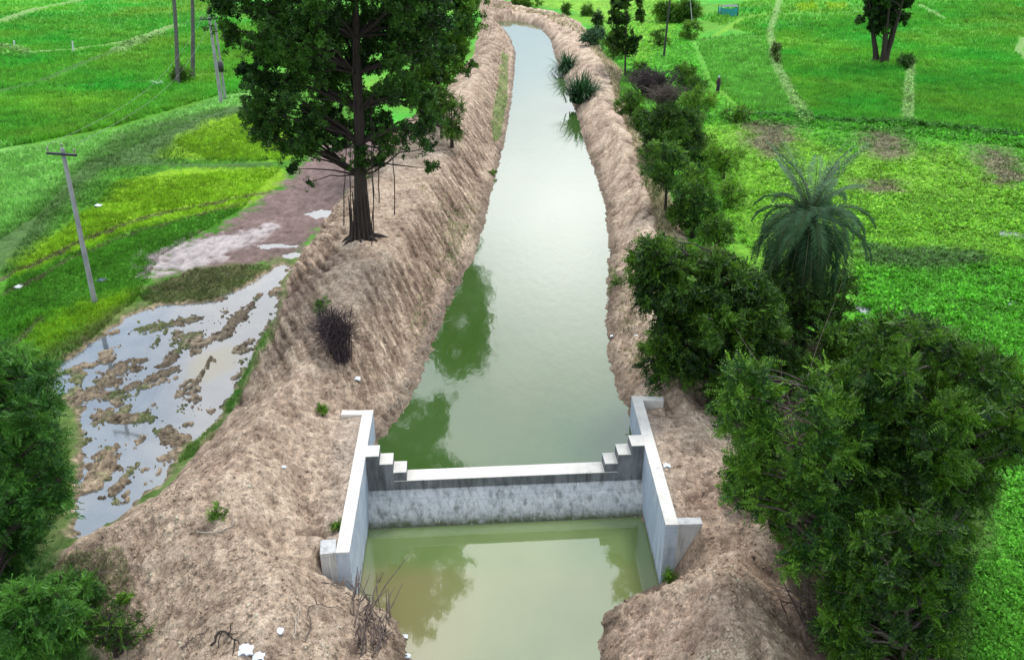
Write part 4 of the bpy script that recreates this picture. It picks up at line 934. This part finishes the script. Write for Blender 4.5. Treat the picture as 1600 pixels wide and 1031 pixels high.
# ================================================================ shelter, person, litter, sticks
b = G(1137, 25); M['tarp'] = simple('tarp', (.02, .33, .30), .6, c2=(.02, .22, .24), scale=1.5); M['tarp2'] = simple('tarp_top', (.05, .12, .10), .7, scale=3)
root = empty('tarp_shelter', b); tag(root, 'small turquoise tarpaulin shelter in the far right field', 'shelter')
D = b[1]*CT+6; wd = 26*D/FPX; hh = 15*D/FPX
m = MB(); nx = 9
for s in range(nx-1):
    for (y_, sg) in ((-1.0, 1),):
        x0, x1 = -wd/2+wd*s/(nx-1), -wd/2+wd*(s+1)/(nx-1); w0, w1 = .06*(-1)**s, .06*(-1)**(s+1)
        m.add([b+A([x0, y_+w0, 0]), b+A([x1, y_+w1, 0]), b+A([x1, y_+w1, hh*.85-.2*math.sin(math.pi*(s+1)/(nx-1))]), b+A([x0, y_+w0, hh*.85-.2*math.sin(math.pi*s/(nx-1))])], [[0, 1, 2, 3]])
m.box(b+A([-wd/2, 0, hh*.42]), (.05, 2, hh*.84)); m.box(b+A([wd/2, 0, hh*.42]), (.05, 2, hh*.84)); m.build('side_sheet', M['tarp'], root)
m = MB(); zz = [hh*.9, hh*1.05, hh*.95]
for i in range(2):
    y0, y1 = -1.1+1.1*i, -1.1+1.1*(i+1)
    m.add([b+A([-wd*.5, y0, zz[i]]), b+A([wd*.5, y0, zz[i]+.1]), b+A([wd*.5, y1, zz[i+1]+.1]), b+A([-wd*.5, y1, zz[i+1]])], [[0, 1, 2, 3]])
m.build('roof_sheet', M['tarp2'], root)
for sx in (-1, 1):
    for sy in (-1, 1):
        m = MB(); m.tube([b+A([sx*(wd/2+.06), sy*1.05, -.2]), b+A([sx*(wd/2+.06), sy*1.05, hh*1.05])], .05, 6); m.build('support_pole', M['twig'], root)
# person
def person(px, py, hgt):
    b = G(px, py); s = hgt/1.7
    J = {'pel': (0, 0, .95, .13), 'sp': (0, 0, 1.15, .12), 'ch': (0, 0, 1.36, .135), 'nk': (0, 0, 1.48, .055), 'hd0': (0, -.01, 1.57, .075), 'hd1': (0, -.01, 1.66, .07)}
    V = []; R = []; E = []; ix = {}
    def add(k, x, y, z, r, par=None):
        ix[k] = len(V); V.append((x, y, z)); R.append(r)
        if par: E.append((ix[par], ix[k]))
    prev = None
    for k, v in J.items(): add(k, *v, par=prev); prev = k
    add('nose', 0, -.10, 1.60, .015, 'hd0')
    for sd, n in ((-1, 'l'), (1, 'r')):
        add('sh'+n, sd*.17, 0, 1.40, .06, 'ch'); add('el'+n, sd*.24, .02, 1.13, .042, 'sh'+n); add('wr'+n, sd*.24, -.10, .92, .028, 'el'+n); add('pa'+n, sd*.24, -.13, .85, .03, 'wr'+n)
        for q in range(4): add(f'f{q}'+n, sd*.24, -.16+.022*q, .77+.008*abs(q-1), .009, 'pa'+n)
        add('th'+n, sd*.21, -.15, .81, .01, 'pa'+n)
        add('hp'+n, sd*.09, 0, .88, .09, 'pel'); add('kn'+n, sd*.10, -.02*sd, .50, .06, 'hp'+n); add('an'+n, sd*.11, .03*sd, .09, .04, 'kn'+n); add('ft'+n, sd*.12, -.13, .04, .035, 'an'+n)
    me = bpy.data.meshes.new('person'); me.from_pydata([tuple(c*s for c in v) for v in V], E, []); o = bpy.data.objects.new('person', me); COL.objects.link(o); o.location = tuple(b)
    md = o.modifiers.new('skin', 'SKIN')
    if not me.skin_vertices: me.skin_vertices.new()
    for i, r in enumerate(R): me.skin_vertices[0].data[i].radius = (r*s, r*s)
    me.skin_vertices[0].data[0].use_root = True
    sb = o.modifiers.new('sub', 'SUBSURF'); sb.levels = sb.render_levels = 1
    me.materials.append(simple('skin', (.12, .06, .04), .6)); o.rotation_euler = (0, 0, .5)
    tag(o, 'person in dark maroon clothes and pale head cloth standing at the paddy edge', 'person')
    def prt(name, prof, mat):
        m = MB()
        P = A([(0, 0, z) for z, rx, ry in prof])*s; k = 12; V = []; F = []
        for (z, rx, ry) in prof:
            for j in range(k): a = j*2*math.pi/k; V.append((rx*s*math.cos(a), ry*s*math.sin(a)-.01, z*s))
        for i in range(len(prof)-1):
            for j in range(k): F.append([i*k+j, i*k+(j+1) % k, (i+1)*k+(j+1) % k, (i+1)*k+j])
        m.add(V, F); q = mesh(name, A(V), A(F), mat, None, None, True); q.parent = o; return q
    prt('shirt', [(.86, .19, .15), (1.0, .18, .14), (1.2, .19, .15), (1.38, .22, .14), (1.45, .14, .10), (1.49, .075, .07)], simple('shirt', (.05, .018, .03), .9))
    prt('wrap', [(.25, .2, .17), (.5, .19, .16), (.75, .2, .16), (.93, .195, .155)], simple('wrap', (.03, .02, .04), .9))
    prt('head_cloth', [(1.58, .10, .115), (1.64, .11, .12), (1.70, .10, .105), (1.745, .05, .055), (1.755, .005, .005)], simple('head_cloth', (.45, .58, .65), .8))
person(1121, 146, 1.66)
def rag(px, py, s, label, seed=0, mat='litter', cat='litter', flat=.35, group=None, name='litter'):
    b = G(px, py); s *= .78; random.seed(seed); m = MB(); n = 7
    V = []
    for i in range(n):
        for j in range(n):
            a, c = (i/(n-1)-.5), (j/(n-1)-.5)
            V.append(b+A([a*s*(1+.4*random.random()), c*s*(.8+.5*random.random()), .03+s*flat*(.5+.5*random.random())*(1-2*abs(a))*(1-1.2*abs(c))]))
    V = A(V); F = [[i*n+j, (i+1)*n+j, (i+1)*n+j+1, i*n+j+1] for i in range(n-1) for j in range(n-1)]
    m.add(V, F); V2 = V.copy(); V2[:, 2] = np.minimum(V2[:, 2]-.03, b[2]+.01); m.add(V2, [f[::-1] for f in F])
    tag(m.build(name, M[mat]), label, cat, group)
rag(385, 1016, .34, 'crumpled white bag left of two at the bottom edge', 1); rag(404, 1024, .26, 'crumpled pale bag right of two at the bottom edge', 2)
rag(633, 995, .16, 'white scrap on the left waterline of the lower pool, upper one', 3); rag(637, 1025, .16, 'white scrap on the left waterline of the lower pool, at the bottom edge', 4)
rag(557, 592, .3, 'white scrap below the dark leafless bush on the left bank', 5); rag(145, 951, .18, 'white scrap on dark earth near the lower left bushes', 6)
rag(443, 730, .16, 'white scrap on the earth left of the abutment', 7); rag(1042, 728, .24, 'white bag fragment on the earth behind the right abutment wall', 8)
rag(957, 523, .2, 'white scrap on the right bank near the water', 9); rag(994, 525, .14, 'small pale scrap higher on the right bank slope', 10)
rag(28, 452, .5, 'white pipe end or sack lying in mud at the left edge', 11); rag(158, 438, .5, 'crumpled dark blue bag in the grass right of the leaning pole', 12, 'bluebag' if 'bluebag' in M else 'dark')
rag(237, 130, 1.1, 'white sack left of two beside the shrub of the tall palms', 13); rag(252, 131, 1.1, 'white sack right of two beside the shrub of the tall palms', 14)
rag(1084, 42, 1.6, 'white sack among the tangled bushes of the far right field', 15); rag(153, 322, .5, 'white scrap in the yellow grass left of centre', 16)
rag(148, 931, .14, 'tiny white scrap above the one near the lower left bushes', 17); rag(436, 986, .2, 'pale scrap on the earth near the bottom sticks', 18)
# sticks
def stick(name, label, pts, r=.018, mat='twig', cat='branch', lift=.06, forks=0, group=None):
    m = MB(); P = A([G(*p)+A([0, 0, lift+(.0 if len(p) < 3 else 0)]) for p in pts])
    t = np.linspace(0, 1, 14); tt = np.linspace(0, 1, len(P)); Q = np.stack([np.interp(t, tt, P[:, k]) for k in range(3)], 1)+rng.normal(0, .02, (14, 3))
    m.tube(Q, np.linspace(r, r*.5, 14), 5)
    for _ in range(forks):
        q = Q[rng.integers(2, 12)]; e = q+rng.normal(0, .35, 3)*A([1, 1, .35])+A([0, 0, .12]); m.tube([q, (q+e)/2+rng.normal(0, .03, 3), e], [r*.6, r*.5, r*.3], 4)
    return tag(m.build(name, M[mat]), label, cat, group)
M['palestick'] = simple('pale_stick', (.42, .35, .28), .8, scale=9)
stick('fallen_branch', 'pale bent branch lying on the earth left of the abutment', [(310, 834), (330, 836), (350, 830), (362, 824), (364, 812)], .022, 'palestick', forks=3)
stick('fallen_branch', 'dark forked branch near the white bags at the bottom', [(330, 1010), (345, 985), (360, 995), (375, 1008)], .03, 'bark', forks=5)
stick('fallen_branch', 'pale straight stick upright on the earth near the bottom edge', [(459, 1000), (465, 970), (470, 952)], .022, 'palestick', lift=.12)
stick('fallen_branch', 'grey curved branch along the bottom left of the earth', [(285, 1015), (300, 1000), (322, 988)], .02, 'twig', forks=3)
stick('fallen_branch', 'dark branch beside the pale straight stick', [(478, 1005), (486, 975), (480, 952), (500, 948), (530, 955)], .018, 'twig', forks=3)
stick('fallen_branch', 'thin root crossing the earth near the left wing wall', [(505, 912), (530, 922), (548, 935), (560, 960)], .018, 'twig', forks=2)
b = G(583, 962); m = MB()
for i in range(95):
    p = G(rng.uniform(552, 608), rng.uniform(925, 1028))+A([0, 0, .04]); d = A([rng.normal(0, .3), rng.normal(.35, .4), rng.uniform(.02, .5)]); d = d*rng.uniform(.5, 1.5)
    m.tube([p, p+d*.5+rng.normal(0, .05, 3), p+d], [.022, .018, .008], 5)
tag(m.build('brush_pile', M['twig']), 'pile of dead sticks at the left edge of the lower pool', 'brush pile')
m = MB()
for i in range(150):
    y = rng.uniform(430, 640); x = np.interp(y, [430, 500, 560, 640], [722, 684, 656, 622])+rng.uniform(-16, 4); p = G(x, y)+A([0, 0, .03])
    d = A([rng.normal(.1, .25), rng.normal(-.1, .35), rng.uniform(0, .15)]); m.tube([p, p+d*.5+rng.normal(0, .03, 3), p+d], [.016, .013, .006], 4)
tag(m.build('driftwood', M['palestick']), 'broken twigs and roots along the left waterline of the canal', 'twigs', kind='stuff')

# ================================================================ ground cover (uncountable)
def cover(name, label, regs, tm, cat):
    """regs: (polygon px, n, size m, colour, variance, up-tilt)"""
    Vs = []; Cs = []
    for pg, n, size, c, var, tilt in regs:
        E = A(pg, float); lo, hi = E.min(0), E.max(0); xs = rng.uniform(lo[0], hi[0], n*3); ys = rng.uniform(lo[1], hi[1], n*3)
        k = sdf(xs, ys, E) > 0; xs, ys = xs[k][:n], ys[k][:n]; P = U(xs, ys, ZF); z, cc, sm = terrain(P[:, 0], P[:, 1])
        dw = np.maximum(sdf(P[:, 0], P[:, 1], POND), np.maximum(sdf(P[:, 0], P[:, 1], W_UP), sdf(P[:, 0], P[:, 1], W_DN)))
        if tm == 'blades' and cat == 'rice':
            for LP_, w_, _, _ in LINES: dw = np.where(ldist(P[:, 0], P[:, 1], LP_) < w_*.8, 1, dw)
        k = (dw < -.05) & (fbm(P[:, 0]*.8, P[:, 1]*.8, 2, 3) > -.8); P, z, cc = P[k], z[k], cc[k]; P[:, 2] = z-.02; m_ = len(P)
        if not m_: continue
        D = np.c_[rng.normal(0, tilt, (m_, 2)), np.ones(m_)]; big = .75+.5*(fbm(P[:, 0]*.5, P[:, 1]*.5, 1, 3)+.5)
        R = frames(D); pick = rng.integers(0, len(TM[tm]), m_); sc_ = size*big*rng.uniform(.6, 1.3, m_)
        base = cc*.55+A(c)*.45 if c is not None else cc
        base = base*(1+var*rng.normal(0, 1, (m_, 1)))*1.25*(1+.25*fbm(P[:, 0]*.9, P[:, 1]*.9, 4, 2))[:, None]
        for q, T in enumerate(TM[tm]):
            s_ = pick == q; W = np.einsum('nij,vj->nvi', R[s_], T)*sc_[s_][:, None, None]+P[s_][:, None, :]
            Vs.append(W.reshape(-1, 3)); cq = np.repeat(base[s_], len(T)//4, 0); cq = cq*(1+.25*rng.normal(0, 1, (len(cq), 1))); Cs.append(np.repeat(cq, 4, 0))
    V = np.concatenate(Vs); C = np.clip(np.concatenate(Cs), .004, .8)
    o = mesh(name, V, np.arange(len(V)).reshape(-1, 4), M['grasscol'], None, None, False, C); return tag(o, label, cat, kind='stuff')
cover('grass', 'short grass and sedge covering the wet ground left of the canal', [
    ([(-380, 310), (0, 240), (180, 205), (350, 152), (420, 150), (300, 190), (130, 262), (60, 335), (0, 375), (-380, 560)], 34000, .30, (.18, .42, .08), .2, .3),
    ([(170, 225), (400, 165), (440, 250), (250, 262), (120, 330), (20, 430), (0, 430), (60, 340)], 9000, .22, (.10, .20, .05), .2, .3),
    ([(15, 430), (190, 280), (440, 262), (380, 325), (250, 400), (210, 470), (140, 530), (40, 580), (-20, 580)], 26000, .20, None, .18, .3),
    ([(270, 222), (400, 168), (452, 250), (330, 252)], 5000, .25, None, .18, .3),
    ([(-380, 520), (-20, 430), (20, 480), (150, 480), (90, 600), (80, 640), (40, 900), (-380, 1000)], 17000, .24, (.1, .36, .03), .2, .3)], 'blades', 'grass')
cover('weeds', 'leafy green weeds covering the waste ground right of the canal', [
    ([(1040, 40), (1070, 60), (1110, 130), (1160, 180), (1300, 195), (1420, 202), (1600, 226), (1850, 250), (1850, 640), (1600, 620), (1480, 560), (1340, 500), (1340, 400), (1190, 400), (1120, 350), (1060, 200)], 58000, .26, None, .22, .4),
    ([(1330, 300), (1620, 320), (1620, 660), (1560, 620), (1400, 480), (1340, 500)], 22000, .2, (.11, .33, .035), .2, .4),
    ([(1480, 640), (1640, 620), (1850, 640), (1850, 1060), (1440, 1060)], 30000, .17, (.11, .30, .035), .25, .4),
    ([(940, 40), (1000, 0), (1060, 0), (1080, 60), (1100, 130), (990, 130), (960, 90)], 5000, .4, (.11, .42, .04), .2, .4)], 'weed', 'weeds')
cover('paddy_rice', 'dense bright green rice standing in the flooded paddy fields', [
    ([(-380, -8), (330, -8), (400, 30), (420, 140), (340, 150), (180, 198), (60, 222), (-380, 300)], 78000, .5, None, .12, .25),
    ([(1085, 62), (1200, 52), (1400, 10), (1610, -8), (1850, -8), (1850, 245), (1610, 215), (1420, 196), (1165, 176), (1115, 130)], 72000, .45, None, .12, .25), ([(1090, 30), (1200, -8), (1610, -8), (1600, 30), (1200, 60)], 7000, .6, None, .2, .25)], 'blades', 'rice')
cover('shore_grass', 'tufts of grass along the muddy edge of the flood water', [
    ([(446, 470), (438, 520), (405, 580), (385, 600), (350, 660), (300, 715), (270, 700), (340, 640), (385, 560), (415, 500)], 2500, .17, (.12, .30, .04), .25, .3),
    ([(60, 560), (150, 515), (210, 488), (240, 470), (215, 505), (160, 535), (95, 585), (80, 640), (110, 700), (100, 800), (60, 850), (40, 700)], 3500, .2, (.10, .26, .03), .25, .3),
    ([(210, 462), (250, 440), (310, 420), (400, 414), (445, 416), (400, 440), (330, 480), (260, 480)], 3200, .15, (.10, .15, .04), .3, .4)], 'blades', 'grass')
cover('bank_grass', 'thin strips of grass growing along the earth banks', [
    ([(784, 95), (794, 95), (792, 160), (782, 215), (772, 230), (768, 205), (778, 150)], 1500, .3, (.10, .40, .04), .2, .3), ([(700, 370), (735, 360), (715, 410), (700, 425)], 220, .18, (.06, .22, .03), .2, .3),
    ([(930, 62), (948, 80), (990, 125), (1005, 200), (1040, 290), (1055, 400), (1030, 400), (1000, 290), (975, 200), (950, 130), (915, 75)], 7500, .36, (.17, .22, .08), .3, .4),
    ([(770, 14), (830, 22), (880, 30), (920, 60), (900, 60), (850, 34), (800, 24), (770, 22)], 900, .45, (.13, .2, .06), .3, .4),
    ([(990, 420), (1010, 540), (1010, 610), (985, 600), (965, 520), (965, 440)], 500, .16, (.12, .22, .05), .3, .4),
    ([(640, 330), (760, 300), (740, 380), (690, 470), (650, 560), (640, 520), (690, 400)], 700, .17, (.10, .24, .04), .3, .4),
    ([(405, 520), (425, 515), (400, 580), (372, 640), (350, 640), (375, 590)], 1400, .16, (.10, .36, .03), .2, .3), ([(270, 700), (345, 680), (330, 700), (280, 722)], 500, .16, (.14, .3, .05), .2, .3), ([(945, 420), (965, 415), (965, 450), (950, 460)], 160, .2, (.08, .28, .03), .2, .3),
    ([(60, 870), (200, 900), (240, 1000), (120, 1040), (40, 1040)], 3000, .13, (.05, .2, .03), .3, .4)], 'blades', 'grass')
cover('field_edge_plants', 'low tangled plants lining the bunds between the paddy fields', [
    ([(180, 80), (330, 26), (335, 34), (250, 62), (190, 92)], 1200, .5, (.13, .3, .06), .25, .4), ([(1160, 172), (1300, 184), (1420, 190), (1620, 215), (1620, 235), (1400, 208), (1180, 196)], 3500, .42, (.05, .22, .02), .25, .4),
    ([(1200, 20), (1222, 20), (1210, 60), (1225, 110), (1270, 192), (1245, 192), (1206, 110), (1196, 60)], 1200, .35, (.2, .36, .1), .25, .4), ([(1414, 105), (1428, 105), (1424, 195), (1412, 195)], 500, .3, (.2, .36, .1), .25, .4),
    ([(0, 70), (48, 78), (45, 92), (0, 88)], 500, .5, (.16, .3, .08), .25, .4)], 'weed', 'plants')
# clods of earth
pg = [(800, 40), (740, 120), (620, 240), (500, 370), (437, 470), (350, 655), (230, 775), (95, 862), (150, 1040), (200, 1120), (1290, 1120), (1230, 900), (1150, 780), (1120, 600), (1060, 480), (1030, 300), (960, 130), (930, 30)]
E = A(pg, float); xs = rng.uniform(90, 1290, 90000); ys = 1120-1080*rng.random(90000)**1.25; k = sdf(xs, ys, E) > 0; xs, ys = xs[k], ys[k]
P = U(xs, ys, 2.4); z, cc, sm = terrain(P[:, 0], P[:, 1]); k = (sdf(P[:, 0], P[:, 1], W_UP) < -.1) & (sdf(P[:, 0], P[:, 1], W_DN) < -.05) & (sm > .9)
for FP in (FILL_L, FILL_R): k &= (np.abs(sdf(P[:, 0], P[:, 1], FP)) > .45)
inb = np.zeros(len(P), bool)
P, z, cc = P[k], z[k], cc[k]
# only in clustered patches
k = fbm(P[:, 0]*1.1, P[:, 1]*1.1, 5, 3) > rng.uniform(-.5, .9, len(P)); P, z, cc = P[k][:15000], z[k][:15000], cc[k][:15000]
oc = A([(1, 0, 0), (-1, 0, 0), (0, 1, 0), (0, -1, 0), (0, 0, 1), (0, 0, -.6), (.65, .65, .5), (-.65, .6, .55)]); of = A([(0, 6, 4), (6, 2, 4), (2, 7, 4), (7, 1, 4), (1, 3, 4), (3, 0, 4), (6, 0, 2), (7, 2, 1), (2, 0, 5), (1, 2, 5), (3, 1, 5), (0, 3, 5)])
n = len(P); sz = .012+.05*rng.random(n)**4; R = frames(rng.normal(size=(n, 3))); P[:, 2] = z+sz*.2
J = oc[None]*(1+.35*rng.normal(size=(n, 8, 1))); V = np.einsum('nij,nvj->nvi', R, J)*sz[:, None, None]+P[:, None, :]
C = np.repeat(np.clip(cc*.8*(1+.2*rng.normal(size=(n, 1))), .03, .5), 8, 0)
o = mesh('earth_clods', V.reshape(-1, 3), (of[None]+8*np.arange(n)[:, None, None]).reshape(-1, 3), M['clod'], None, None, False, C)
tag(o, 'loose clods of brown earth scattered over the banks', 'clods', kind='stuff')
